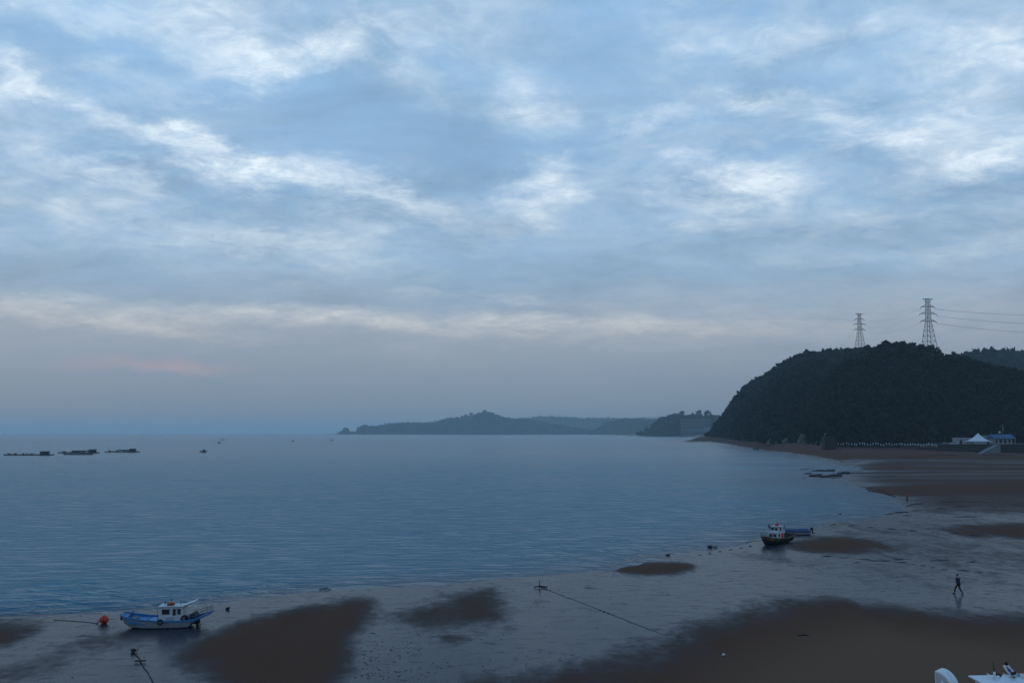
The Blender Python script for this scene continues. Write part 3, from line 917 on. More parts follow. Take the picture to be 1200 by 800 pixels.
# ------------------------------------------------------------------ pylons and wires
def pylon_mesh(base, label, S=1.0):
    t = thing('pylon', label, 'pylon', base, R(8), 'lattice pylons on the hill')
    prof = [(-3, 6.1), (0, 5.8), (9, 4.7), (18, 3.55), (28.5, 2.15), (37, 1.95), (44.5, 1.8), (53, 1.6)]
    zs = [p[0] for p in prof]; hw = [p[1] for p in prof]
    W = lambda z: float(np.interp(z, zs, hw))
    lv = [0, 6.5, 12.5, 18, 23, 28.5, 32.5, 37, 41, 44.5, 49, 53]
    for sx in (-1, 1):
        for sy in (-1, 1):
            MB().tube([(sx * w, sy * w, z) for z, w in prof], [.26 if z < 30 else .2 for z, w in prof], 5).build('leg', PYLON, t)
    m = MB()
    for a, b in zip(lv[:-1], lv[1:]):
        wa, wb = W(a), W(b)
        for s in (-1, 1):
            m.tube([(-wa, s * wa, a), (wb, s * wb, b)], .11, 4); m.tube([(wa, s * wa, a), (-wb, s * wb, b)], .11, 4)
            m.tube([(s * wa, -wa, a), (s * wb, wb, b)], .11, 4); m.tube([(s * wa, wa, a), (s * wb, -wb, b)], .11, 4)
            m.tube([(-wb, s * wb, b), (wb, s * wb, b)], .13, 4); m.tube([(s * wb, -wb, b), (s * wb, wb, b)], .13, 4)
    m.build('bracing', PYLON, t)
    for z, L in ((44.5, 8.4), (37, 10.2), (28.8, 9.6)):
        for s in (-1, 1):
            a = MB(); w = W(z)
            tip = (s * L, 0, z - .9)
            for sy in (-1, 1):
                a.tube([(s * w, sy * w, z + 2.0), (s * (w + L) * .5, sy * w * .5, z + .8), tip], .17, 4)
                a.tube([(s * w, sy * w, z - .4), (s * (w + L) * .55, sy * w * .45, z - .1), tip], .15, 4)
            for f in (.25, .5, .75):
                x = s * (w + (L - w) * f)
                a.tube([(x, w * (1 - f), z - .2), (x, 0, z + 2 - 2.2 * f)], .09, 4); a.tube([(x, -w * (1 - f), z - .2), (x, 0, z + 2 - 2.2 * f)], .09, 4)
            ca = a.build('cross_arm', PYLON, t)
            i_ = MB()
            for k in range(5):
                i_.ball((s * L, 0, z - 1.2 - k * .35), (.3, .3, .14), 8, 4)
            i_.build('insulator', PYLON, ca)
    a = MB()
    for s in (-1, 1):
        a.tube([(0, s * 1.5, 53), (5.9, 0, 53.3)], .17, 4); a.tube([(0, s * 1.5, 53), (-5.9, 0, 53.3)], .17, 4)
        for q in (-1, 1):
            a.tube([(q * 1.6, s * 1.6, 49.5), (q * 5.9, 0, 53.3)], .14, 4)
    a.tube([(-5.9, 0, 53.3), (5.9, 0, 53.3)], .16, 4)
    a.build('earth_wire_arm', PYLON, t)
    return t


pB = Vector((atd(1089, 405, 1075).x, 1075, 0)); pB.z = H + (HY - 406) / F * 1075 - 1
pA = Vector((atd(1008, 405, 1500).x, 1500, 0)); pA.z = H + (HY - 407.5) / F * 1500 - 1
pyB = pylon_mesh(pB, 'taller nearer lattice pylon on the hilltop, wires leaving it to the right')
pyA = dup(pyB, pA, R(8), 'smaller fainter lattice pylon farther back on the ridge')


def wire(p, q, sag, label, grp, r=.11):
    p, q = Vector(p), Vector(q)
    pts = []
    for k in range(25):
        f = k / 24
        v = p.lerp(q, f); v.z -= 4 * sag * f * (1 - f); pts.append(v)
    o = MB().tube(pts, r, 5).build('power_line', PYLON)
    tag(o, label, 'power line', grp)


def arm_tip(base, z, L): return base + Euler((0, 0, R(8))).to_matrix() @ Vector((L, 0, z - 2.6))


for (z, L, nm) in ((44.5, 8.4, 'top'), (37, 10.2, 'middle'), (28.8, 9.6, 'bottom')):
    pe = atd(1420, {44.5: 356, 37: 370, 28.8: 384}[z], 1000)
    wire(arm_tip(pB, z, L), pe, 9, nm + ' wire running off to the right from the nearer pylon', 'wires right of the nearer pylon')
    wire(arm_tip(pA, z, L), arm_tip(pB, z, -L), 5, nm + ' sagging wire hung between the two pylons', 'wires between the pylons', .045)
wire(arm_tip(pA, 28.8, -9.6), atd(960, 425, 1800), 6, 'faint wire dropping to the left from the farther pylon', 'wires left of the farther pylon', .07)

# ------------------------------------------------------------------ shore structures under the hill
WT = 7.4
def build_shore():
    Y0 = 612.0
    # seawall with terrace (two runs either side of the ramp)
    def X(px, Y): return (px - 600) / F * Y * CP
    t = thing('seawall', 'dark concrete seawall below the white tent, left of the ramp', 'sea wall', ((X(1163, Y0) + X(1099, Y0)) / 2, Y0, 0))
    L = X(1163, Y0) - X(1099, Y0)
    MB().box((0, 50, WT / 2 - 1), (L, 100, WT + 2)).build('wall', CONC, t)
    MB().box((0, .3, WT + .22), (L + .4, 1.2, .45)).build('coping', CONC, t)
    L2 = X(1700, Y0) - X(1172, Y0)
    t2 = thing('seawall', 'dark concrete seawall right of the ramp, running out of the photo', 'sea wall', (X(1172, Y0) + L2 / 2, Y0 + 1, 0))
    MB().box((0, 50, WT / 2 - 1), (L2, 99, WT + 2)).build('wall', CONC, t2)
    MB().box((0, .3, WT + .22), (L2 + .4, 1.2, .45)).build('coping', CONC, t2)
    bx = X(1163, Y0) + .05; bw = X(1172, Y0) - bx - .1
    t3 = thing('ramp', 'pale concrete ramp slanting from the seawall down to the beach', 'ramp', (bx + bw / 2, Y0, 0))
    foot = place(1141, 533); foot2 = place(1150, 533.5)
    o = t3.location
    a, b = Vector((bx, Y0, WT)) - o, Vector((bx + bw, Y0, WT)) - o
    c, d = foot2 - o, foot - o
    m = MB(); dz = Vector((0, 0, -6.5))
    d = d + Vector((0, 0, .1)); c = c + Vector((0, 0, .1))
    vs = [a, b, c, d, a + dz, b + dz, c + dz * .3, d + dz * .3]
    m.add(vs, [(0, 3, 2, 1), (4, 5, 6, 7), (0, 1, 5, 4), (1, 2, 6, 5), (2, 3, 7, 6), (3, 0, 4, 7)])
    m.build('slab', CONCL, t3)
    MB().tube([a + Vector((.2, 0, .3)), d + Vector((.2, 0, .25))], .22, 6).build('kerb', CONC, t3)
    MB().tube([b + Vector((-.2, 0, .3)), c + Vector((-.2, 0, .25))], .22, 6).build('kerb', CONC, t3)
    MB().box((0, 50.2, WT / 2 - 1.05), (bw, 99.8, WT + 1.9)).build('landing', CONC, t3)
    # white peaked tent
    Y = 630.0
    tx = X(1146, Y)
    t = thing('event_tent', 'white peaked tent on the seawall above the ramp', 'tent', (tx, Y, WT))
    w = 5.6; n = 12; rings = []
    for k in range(n):
        f = k / (n - 1)
        hw = w * (1 - f) ** 1.0 + .06
        z = 2.3 + 4.9 * (f ** 1.75)
        rings.append([(sx * hw * cx, sy * hw * cy, z) for (sx, sy, cx, cy) in ((1, 1, 1, 1), (0, 1, 1, 1), (-1, 1, 1, 1), (-1, 0, 1, 1), (-1, -1, 1, 1), (0, -1, 1, 1), (1, -1, 1, 1), (1, 0, 1, 1))])
    MB().loft(rings, True, True, False).build('canopy', TENTM, t)
    m = MB()
    for s in (-1, 1):
        m.box((0, s * w, 2.1), (2 * w, .05, .5)); m.box((s * w, 0, 2.1), (.05, 2 * w - .1, .5))
    m.build('valance', TENTM, t)
    for sx in (-1, 1):
        for sy in (-1, 1):
            MB().tube([(sx * (w - .1), sy * (w - .1), 0), (sx * (w - .1), sy * (w - .1), 2.35)], .09, 6).build('post', STEEL, t)
    MB().tube([(0, 0, 7.1), (0, 0, 7.7)], [.07, .03], 6).build('finial', STEEL, t)
    # low white building left of it
    t = thing('low_building', 'low white building with dark openings, left behind the tent', 'building', (X(1131, 640), 640, WT))
    MB().box((0, 4, 1.9), (9.6, 8, 3.8)).build('wall', WALLW, t)
    MB().box((0, 4, 4.0), (10.4, 8.8, .4)).build('roof', WALLW, t)
    MB().box((-3.0, -.03, 1.5), (1.3, .12, 2.6)).build('door', GLASS, t)
    for x in (1.6, 3.6):
        f = MB().box((x, -.03, 2.0), (1.7, .12, 1.6)).build('window', GLASS, t)
        MB().box((x, -.08, 1.12), (1.9, .2, .14)).build('sill', WALLW, f)
    # green roofed building
    t = thing('green_roofed_shed', 'low shed with green roof between the tent and the blue roof', 'shed', (X(1157, 646), 646, WT))
    MB().box((0, 4, 1.8), (10, 8, 3.6)).build('wall', WALLW, t)
    MB().prism([(-5.6, -.8, 3.61), (-5.6, 8.8, 3.61), (-5.6, 4, 5.6)], (11.2, 0, 0)).build('roof', GREENR, t)
    MB().box((1, -.03, 1.3), (2.6, .12, 2.4)).build('door', GLASS, t)
    # blue roofed building
    t = thing('blue_roofed_building', 'seaside building with blue roof and white posts right of the tent', 'building', (X(1175.5, 640), 640, WT))
    MB().box((0, 5, 1.9), (12.6, 8, 3.8)).build('wall', WALLW, t)
    MB().prism([(-7.0, -2.4, 3.81), (-7.0, 9.6, 3.81), (-7.0, 3.6, 6.4)], (14.0, 0, 0)).build('roof', BLUER, t)
    for k in range(6):
        MB().tube([(-6.4 + k * 2.56, -2.0, 0), (-6.4 + k * 2.56, -2.0, 3.85)], .13, 6).build('post', WHITE, t)
    for x in (-4.4, -1.4, 1.6, 4.6):
        MB().box((x, .96, 1.9), (1.8, .12, 2.0)).build('window', GLASS, t)
    tt = thing('dish_antenna', 'small white dish on the ridge of the blue roof', 'antenna', (X(1171.5, 643), 643.6, WT + 6.4))
    MB().tube([(0, 0, -.1), (0, 0, 1.1)], .08, 6).build('mast', STEEL, tt)
    MB().ball((.1, -.3, 1.35), (.75, .25, .75), 12, 8).build('dish', WHITE, tt)
    # utility pole
    t = thing('utility_pole', 'thin utility pole behind the blue roofed building', 'pole', (X(1175, 655), 655, WT))
    MB().tube([(0, 0, 0), (0, 0, 13)], [.24, .15], 8).build('pole', CONCL, t)
    for z in (12.2, 11.0):
        MB().box((0, .2, z), (3.2, .16, .16)).build('cross_bar', STEEL, t)
    MB().ball((.45, .2, 9.6), (.4, .4, .7), 10, 6).build('transformer', STEEL, t)
    # lamp pole on the right terrace
    t = thing('parked_car', 'pale car parked on the seawall, the right one of two', 'car', (X(1117, 628), 628, WT), R(4), 'cars parked on the seawall')
    b = MB().box((0, 0, .62), (4.3, 1.75, .75), bev=.18); b.build('body', CARG, t)
    MB().prism([(-1.5, -.8, .99), (1.35, -.8, .99), (.8, -.8, 1.55), (-1.0, -.8, 1.55)], (0, 1.6, 0)).build('cabin', GLASS, t)
    MB().box((-.1, 0, 1.57), (1.8, 1.5, .06)).build('roof', CARG, t)
    for sx in (-1.35, 1.35):
        for sy in (-.78, .78):
            MB().torus((sx, sy, .33), .24, .1, (R(90), 0, 0), 12, 6).build('wheel', BLACK, t)
    t2 = dup(t, (X(1108, 634), 634, WT), R(-6), 'darker car parked on the seawall, the left one of two')
    for ch in t2.children:
        if ch.name.startswith(('body', 'roof')):
            ch.data = ch.data.copy(); ch.data.materials[0] = CARD
    # big dark block at the end of the fence
    Yb = 626.0
    z0 = ground_z(np.array([X(973, Yb)]), np.array([Yb]))[0]
    t = thing('blockhouse', 'dark square concrete block standing on the beach at the left end of the fence', 'blockhouse', (X(973, Yb), Yb, float(z0) - .6))
    MB().box((0, 3.5, 4.3), (7.2, 7, 8.6), bev=.15).build('wall', TIMBER, t)
    MB().box((0, 3.5, 8.55), (7.3, 7.5, .35)).build('roof', CONC, t)
    MB().box((1.2, -.04, 2.6), (1.4, .14, 2.6)).build('door', BLACK, t)
    # beach lamp on top
    t = thing('lamp_post', 'short leaning post with a pale head on the dark block', 'post', (X(967.5, Yb), Yb + 3, float(z0) + 8.1))
    MB().tube([(0, 0, 0), (.5, 0, 1.6)], .14, 6).build('pole', STEEL, t)
    MB().ball((.6, 0, 1.8), (.45, .35, .35), 10, 6).build('head', WALLW, t)
    # fence of white-topped posts
    rf_ = random.Random(9)
    xs = np.linspace(982, 1097.5, 38) + np.array([rf_.uniform(-.55, .55) for _ in range(38)])
    Ys = np.interp(xs, [982, 1100], [630, 612])
    t = thing('post_fence', 'long fence of white topped posts along the top of the beach', 'fence', (X(1041, 620), 620, 3.0))
    o = t.location
    tops = []
    for px, Yv in zip(xs, Ys):
        x = X(px, Yv); z = gz(x, Yv)
        zt = z + 4.1 + .3 * math.sin(px * .4) + rf_.uniform(-.35, .35); tl = rf_.uniform(-.12, .12)
        p = MB().tube([Vector((x, Yv, z - .5)) - o, Vector((x, Yv, zt - 1.1)) - o], .25, 7).build('post', CONC, t)
        MB().tube([Vector((x, Yv, zt - 1.1)) - o, Vector((x + tl, Yv, zt + rf_.uniform(-.25, .1))) - o], .27, 7).build('white_top', WHITE, p)
        tops.append((x, Yv, z, zt))
    for fz in (.35, .8):
        MB().tube([Vector((x, y + .4, z + (zt - z) * fz)) - o for x, y, z, zt in tops], .1, 5).build('rail', CONC, t)
    # rocks at the hill foot
    descr = ['broad pale rock at the hill foot, first from the left', 'small pale rock low on the beach beside the leftmost broad rock', 'squat pale boulder left of the pointed rock',
             'pointed pale rock rising highest at the hill foot', 'pale rock leaning against the pointed one on its right', 'flat pale slab between pointed rock and dark block',
             'small pale boulder nearest the dark block', 'rounded rock directly left of the dark block', 'low reddish rock far left under the wooded slope']
    for i, (px, py, wd, ht) in enumerate([(903, 517, 7, 4.5), (911, 518.5, 4, 2.2), (921, 518, 6, 3), (940, 517.5, 6.5, 6), (945, 518.5, 5, 3.5), (953, 519, 5, 2), (958, 520, 3.5, 2.4), (964, 520, 3.5, 2.8), (886, 517, 6, 2.6)]):
        Yv = float(np.interp(px, [860, 905, 965], [900, 850, 690]))
        x = X(px, Yv); z = gz(x, Yv)
        m = MB().ball((0, 0, 0), (wd / 2, wd * .4, ht), 14, 9, jit=.55)
        o2 = m.build('rock', ROCKM); o2.location = (x, Yv, z + ht * .05)
        tag(o2, descr[i], 'rock', 'pale rocks at the hill foot')


build_shore()

# dark reef rocks at the water's edge
RF = [(929, 548, 1.2, 'tiny dark rock standing alone in the water, left of the reef'), (937, 549, 3.2, 'dark reef rock at the upper left end of the reef'), (941, 552, 5.5, 'long dark reef rock below the upper left one'),
      (950, 551, 5.0, 'dark reef rock in the upper row, second from left'), (960, 553, 6.0, 'broad flat dark reef rock in the middle of the upper row'), (972, 552.5, 5.5, 'dark reef rock toward the right of the upper row'),
      (947, 556, 3.6, 'dark reef rock starting the middle row'), (957, 558, 5.0, 'wet dark reef rock in the middle row'), (968, 559, 4.0, 'knobbly dark rock at the lower middle of the reef'),
      (979, 558, 5.5, 'flat dark rock at the right end of the lower row'), (942, 561, 1.6, 'small dark stone below the left end of the reef'), (927, 566, 1.0, 'single dark stone in shallow water below the reef'),
      (990, 555, 5.0, 'low dark rock joining the reef to the sand'), (984, 604, .9, 'small dark stone at the water edge of the sand spit')]
for px, py, wd, lab in RF:
    p = place(px, py)
    o = MB().ball((0, 0, 0), (wd * .5, wd * .38, max(.3, wd * .15)), 14, 8, jit=.6).build('reef_rock', REEFM)
    o.location = p + Vector((0, 0, .08)); o.rotation_euler.z = random.uniform(-.3, .3)
    tag(o, lab, 'rock', 'dark reef rocks at the water edge')

# ------------------------------------------------------------------ boats
def hull(t, st, hull_mat, gun_mat, deck_mat, deck_z, bottom_mat=None, gw=.09):
    """st: stations bow->stern (x, half beam, sheer z, chine half, chine z, keel z)"""
    M = MB()
    rings = []
    for (x, bd, zd, bc, zc, zk) in st:
        rings.append([(x, bd, zd), (x, (bd * .55 + bc * .45), zd * .45 + zc * .55), (x, bc, zc), (x, 0, zk), (x, -bc, zc), (x, -(bd * .55 + bc * .45), zd * .45 + zc * .55), (x, -bd, zd)])
    M.loft(rings, False, True, False)
    h = M.build('hull', hull_mat, t)
    if bottom_mat:
        B = MB(); k = 1.006
        B.loft([[(x, (bc + .018), zc + .05), (x, bc + .016, zc), (x, 0, zk - .015), (x, -bc - .016, zc), (x, -(bc + .018), zc + .05)] for (x, bd, zd, bc, zc, zk) in st], False, False, False)
        B.build('bottom_paint', bottom_mat, h)
    Gm = MB()
    for s in (-1, 1):
        Gm.loft([[(x, s * (bd + .035), zd - .10), (x, s * (bd + .04), zd + .03), (x, s * max(bd - gw, .01), zd + .035), (x, s * max(bd - gw, .01), zd - .10)] for (x, bd, zd, bc, zc, zk) in st], True, True, False)
    Gm.build('gunwale', gun_mat, t)
    Dm = MB()
    Dm.loft([[(x, max(bd - gw * .8, .02), zd), (x, max(bd - gw - .02, .015), min(deck_z(x), zd - .03)), (x, 0, min(deck_z(x), zd - .03) + .02), (x, -max(bd - gw - .02, .015), min(deck_z(x), zd - .03)), (x, -max(bd - gw * .8, .02), zd)] for (x, bd, zd, bc, zc, zk) in st[:]], False, False, False)
    Dm.build('deck', deck_mat, t)
    return h


def fender(t, c, r1, r2, rot): MB().torus(c, r1, r2, rot).build('tyre_fender', BLACK, t)


def window(t, c, d, mat=WHITE):
    f = MB().box(c, (d[0] + .08, d[1], d[2] + .08) if d[0] > d[1] else (d[0], d[1] + .08, d[2] + .08)).build('window', mat, t)
    MB().box(c, (d[0], d[1] + .03, d[2]) if d[0] > d[1] else (d[0] + .03, d[1], d[2])).build('pane', GLASS, f)


def boat_blue(loc, rz):
    t = thing('fishing_boat', 'small white and blue fishing boat with cabin, aground beside the orange buoy', 'boat', loc, rz)
    st = [(3.50, .62, 1.14, .20, .86, .78), (3.15, .92, 1.06, .48, .42, .30), (2.6, 1.08, .95, .70, .16, .02), (1.6, 1.16, .80, .88, .10, .0), (.4, 1.18, .70, .94, .10, .0),
          (-1.0, 1.15, .66, .92, .10, .0), (-1.85, 1.08, .68, .85, .12, .02), (-2.15, 1.0, .74, .75, .42, .36), (-2.7, .86, .88, .55, .72, .68), (-3.2, .66, 1.04, .40, .92, .90), (-3.6, .44, 1.20, .25, 1.12, 1.10)]
    hull(t, st, HULLW, BLUE, DECKB, lambda x: (.42 + max(0, x - 2.5) * .62) if x > -2 else .42 + (-2 - x) * .42, BLUED)
    MB().box((2.98, 0, .98), (.16, 1.5, .10)).build('bow_beam', BLUE, t)
    # holds on the foredeck
    for (x, y, lx, ly) in ((1.9, .42, .95, .78), (1.9, -.42, .95, .78), (.98, 0, .72, 1.7)):
        m = MB().box((x, y, .53), (lx, ly, .24), bev=.03).build('hatch', DECKB, t)
        MB().box((x, y, .67), (lx * .96, ly * .96, .04)).build('hatch_cover', DECKB, m)
    for y in (-.3, .3): MB().tube([(2.75, y, .86), (2.75, y, 1.28)], .05, 8).build('bollard', BLUED, t)
    MB().tube([(2.75, -.42, 1.18), (2.75, .42, 1.18)], .04, 8).build('cross_bar', BLUED, t)
    MB().ball((2.35, .1, .60), (.28, .34, .16), 12, 7, jit=.4).build('rope_coil', NETM, t)
    MB().ball((-2.25, .1, .92), (.36, .55, .26), 12, 8, jit=.5).build('net_pile', NETM, t)
    # cabin: x from .50 to -1.40
    cab = MB()
    cab.loft([[(.52, .68, .40), (.52, -.68, .40), (-1.38, -.68, .40), (-1.38, .68, .40)], [(.50, .68, .95), (.50, -.68, .95), (-1.38, -.68, .95), (-1.38, .68, .95)],
              [(.36, .62, 1.66), (.36, -.62, 1.66), (-1.36, -.62, 1.66), (-1.36, .62, 1.66)]], True, True)
    c = cab.build('cabin', WHITE, t)
    for s in (1, -1):
        window(c, (-.06, s * .655, 1.33), (.60, .05, .40)); window(c, (-.72, s * .655, 1.30), (.24, .05, .52)); window(c, (-1.10, s * .655, 1.34), (.26, .05, .44))
    for y in (-.3, .3):
        window(c, (.425, y, 1.33), (.05, .46, .40))
    MB().box((-.45, .695, .68), (.62, .03, .46)).build('side_locker', WALLW, c)
    rf = MB().box((-.42, 0, 1.72), (2.02, 1.44, .09), bev=.03).build('roof', WHITE, t)
    MB().box((-1.83, 0, 1.93), (.95, 1.30, .05), rot=(0, R(20), 0)).build('awning', TENTM, t)
    for s in (-.5, .5): MB().tube([(-1.36, s, 1.55), (-2.2, s, 2.05)], .022, 6).build('awning_strut', RAIL, t)
    MB().torus((-.32, .12, 1.86), .25, .085, (R(14), R(10), 0), 18, 8).build('lifebuoy', ORANGE, t)
    MB().ball((-.30, .12, 1.88), (.2, .2, .1), 10, 6).build('orange_bundle', ORANGE, t)
    MB().tube([(-.32, 0, 1.76), (-.32, 0, 2.18)], .022, 6).build('mast', BLACK, t)
    MB().ball((-.32, 0, 2.17), .055, 8, 6).build('mast_lamp', BLACK, t)
    MB().tube([(.28, -.4, 1.76), (.28, -.4, 2.02)], .03, 6).build('horn', BLACK, t)
    MB().tube([(-1.1, .2, 1.76), (-1.1, .2, 2.06)], .02, 6).build('aerial', BLACK, t)
    MB().tube([(.56, .74, .42), (.56, .74, 1.52)], .025, 6).build('stanchion', RAIL, t)
    fender(t, (.22, 1.20, .62), .17, .07, (R(90), 0, 0)); fender(t, (-1.55, .78, .80), .22, .085, (R(80), 0, R(20)))
    fender(t, (3.46, .30, .86), .14, .07, (0, R(90), 0))
    MB().box((-1.75, -.2, .62), (.5, .9, .5), bev=.08).build('engine_box', BLUED, t)
    # stern rail
    m = MB()
    for s in (1, -1):
        e = [(-1.9, s * 1.0, .70), (-2.5, s * .88, .82), (-3.0, s * .70, .98), (-3.52, s * .42, 1.19)]
        m.tube([(x, y, z + .42) for x, y, z in e], .024, 6); m.tube([(x, y, z + .22) for x, y, z in e], .018, 6)
        for x, y, z in e: m.tube([(x, y, z), (x, y, z + .43)], .022, 6)
    m.tube([(-3.52, -.42, 1.61), (-3.52, .42, 1.61)], .024, 6)
    m.build('stern_rail', RAIL, t)
    # outboard drive slung under the stern platform
    ob = MB().box((-2.35, 0, .42), (.50, .6, .34), bev=.09).build('outdrive', BLACK, t)
    MB().box((-2.42, 0, .22), (.22, .12, .42)).build('skeg', BLACK, ob)
    MB().torus((-2.62, 0, .14), .12, .03, (0, R(90), 0), 12, 5).build('propeller', STEEL, ob)
    MB().tube([(2.95, .5, .92), (2.7, .95, .15), (2.75, 1.0, .02)], .018, 5).build('bow_line', ROPEL, t)
    return t


p = place(190, 737)
boat_blue(p + Vector((0, 1.0, -.03)), R(180 + 5)).scale = (.96, .96, .96)


def boat_black(loc, rz):
    t = thing('work_boat', 'black hulled work boat with two tier white wheelhouse and yellow bow stripe, aground', 'boat', loc, rz)
    st = [(3.9, .10, 1.30, .03, .75, .35), (3.5, .55, 1.18, .25, .45, .10), (2.8, .92, 1.04, .55, .25, .02), (1.6, 1.15, .92, .85, .18, 0), (0, 1.22, .86, .95, .18, 0), (-1.8, 1.18, .88, .9, .18, 0), (-3.0, 1.08, .98, .8, .25, .08), (-3.7, .98, 1.10, .7, .5, .4)]
    h = hull(t, st, TAR, WOOD, WOOD, lambda x: .62 + max(0, x - 3) * .4)
    m = MB()
    for s in (-1, 1):
        m.loft([[(x, s * (bd + .05), zd - .14), (x, s * (bd * .72 + bc * .28 + .045), zd * .72 + zc * .28 - .05)] for (x, bd, zd, bc, zc, zk) in st[:4]], False, False)
    m.build('bow_stripe', YELLOW, h)
    c = MB().loft([[(1.25, .62, .60), (1.25, -.62, .60), (-1.2, -.66, .60), (-1.2, .66, .60)], [(1.12, .60, 1.55), (1.12, -.60, 1.55), (-1.2, -.66, 1.55), (-1.2, .66, 1.55)]], True, True).build('lower_cabin', WHITE, t)
    for y in (-.3, .3): window(c, (1.19, y, 1.22), (.06, .42, .40))
    for s in (-1, 1):
        window(c, (.55, s * .62, 1.2), (.42, .06, .36)); 
    MB().box((-.3, .655, 1.05), (.5, .05, .8)).build('door', RED, c)
    MB().box((-.95, .66, 1.05), (.35, .05, .7)).build('door', TIMBER, c)
    u = MB().loft([[(.72, .58, 1.56), (.72, -.58, 1.56), (-.75, -.58, 1.56), (-.75, .58, 1.56)], [(.60, .54, 2.32), (.60, -.54, 2.32), (-.75, -.54, 2.32), (-.75, .54, 2.32)]], True, True).build('wheelhouse', WHITE, t)
    for y in (-.27, .27): window(u, (.675, y, 2.02), (.05, .40, .34))
    for s in (-1, 1): window(u, (.1, s * .565, 2.02), (.5, .05, .34))
    MB().box((-.05, 0, 2.37), (1.62, 1.3, .08), bev=.02).build('roof', WHITE, t)
    MB().box((-.1, 0, 2.52), (.5, .45, .2), bev=.05).build('liferaft', RED, t)
    MB().tube([(.25, .2, 2.4), (.25, .2, 3.15)], [.035, .018], 6).build('mast', BLACK, t)
    MB().tube([(-.35, -.2, 2.4), (-.35, -.2, 2.8)], .02, 6).build('aerial', BLACK, t)
    MB().box((-1.55, 0, 1.25), (.42, .7, 1.35), bev=.06).build('funnel', WHITE, t)
    MB().box((-1.55, 0, 1.98), (.46, .74, .12)).build('funnel_cap', BLUED, t)
    m = MB()
    for s in (-1, 1):
        e = [(1.6, s * 1.1, .92), (2.4, s * .98, 1.0), (3.1, s * .75, 1.12), (3.75, s * .28, 1.26)]
        m.tube([(x, y, z + .62) for x, y, z in e], .025, 6); m.tube([(x, y, z + .32) for x, y, z in e], .018, 6)
        for x, y, z in e: m.tube([(x, y, z), (x, y, z + .63)], .025, 6)
    m.build('bow_rail', RAIL, t)
    MB().tube([(3.7, 0, 1.25), (3.7, 0, 2.25)], .03, 6).build('bow_post', BLACK, t)
    MB().box((2.3, 0, .78), (.7, .6, .34), bev=.05).build('winch', TIMBER, t)
    MB().ball((-2.6, .1, .95), (.65, .7, .32), 12, 8, jit=.5).build('net_pile', NETM, t)
    MB().ball((1.75, -.2, .78), (.4, .45, .22), 12, 8, jit=.5).build('rope_coil', NETM, t)
    MB().tube([(-2.3, 0, .7), (-2.3, 0, 2.5)], .04, 6).build('derrick', TIMBER, t)
    fender(t, (3.55, .42, 1.0), .2, .08, (R(80), 0, R(-50))); fender(t, (2.3, 1.08, .75), .2, .08, (R(90), 0, R(-15)))
    for x in (-.4, -1.9): fender(t, (x, 1.27, .62), .2, .08, (R(90), 0, 0))
    return t


p = place(914, 638.5)
boat_black(p + Vector((.2, 2.2, -.05)), R(229))


def skiff(loc, rz):
    t = thing('skiff', 'low open skiff with blue tarp and outboard, aground behind the black work boat', 'boat', loc, rz)
    st = [(3.9, .36, 1.75, .12, 1.3, 1.2), (3.1, .66, 1.25, .40, .62, .45), (2.0, .85, .88, .6, .2, .05), (.6, .92, .72, .72, .12, 0), (-1.2, .92, .68, .75, .12, 0), (-2.9, .85, .72, .7, .15, .03)]
    hull(t, st, HULLW, BLUED, BLUED, lambda x: .35 + max(0, x - 2.4) * .65)
    m = MB()
    m.loft([[(x, -.84, .70), (x, -.45, .92 + .03 * math.sin(x * 5)), (x, 0, 1.02 + .03 * math.sin(x * 4)), (x, .45, .92 + .03 * math.cos(x * 5)), (x, .86, .70), (x, .97, .50)] for x in np.linspace(1.5, -2.5, 12)], False, False, True)
    m.build('tarp', paint('faded_tarp', (.026, .07, .13), .7, .4, 1.5), t)
    ob = MB().box((-3.15, 0, .98), (.5, .38, .42), bev=.1).build('outboard', BLACK, t)
    MB().box((-3.3, 0, .55), (.2, .13, .7)).build('outboard_leg', BLACK, ob)
    MB().tube([(-3.3, 0, .25), (-3.85, 0, .35)], .06, 6).build('drive_shaft', BLACK, ob)
    return t


p = place(931, 627)
skiff(p + Vector((0, 1.2, -.03)), R(180 - 4)).scale = (.9, .9, .9)

# buoy near the left boat
def buoy(px, py):
    p = place(px, py)
    t = thing('mooring_buoy', 'round orange red mooring buoy lying left of the blue boat', 'buoy', p + Vector((0, 0.3, 0)))
    b = MB().ball((0, 0, .30), (.36, .32, .33), 18, 12).build('float', ORANGE, t)
    MB().torus((0, 0, .3), .355, .025, (0, R(90), R(12)), 20, 6).build('band', paint('buoy_band', (.25, .03, .015), .6), t)
    MB().torus((-.38, -.05, .22), .07, .02, (R(90), 0, 0), 12, 6).build('ring', STEEL, t)
    MB().tube([(-.38, -.05, .2), (-.5, -.12, .05), (-.6, -.1, .02)], .03, 6).build('shackle', BLACK, t)


buoy(120, 731)


def rope(name, pts, r, mat, label, cat='rope'):
    P = [place(x, y) for x, y in pts]
    Q = []
    for i in range(len(P) - 1):
        n = max(4, int((P[i + 1] - P[i]).length / 1.2))
        for k in range(n):
            f = k / n
            v = P[i].lerp(P[i + 1], f)
            w = .03 * math.sin((i * n + k) * .9) + .02 * math.sin((i * n + k) * 2.3 + 1)
            v = v + Vector((w, w * .6, 0))
            v.z = gz(v.x, v.y) + r * .9
            Q.append(v)
    Q.append(P[-1] + Vector((0, 0, r)))
    o = MB().tube(Q, r, 6).build(name, mat)
    return tag(o, label, cat)


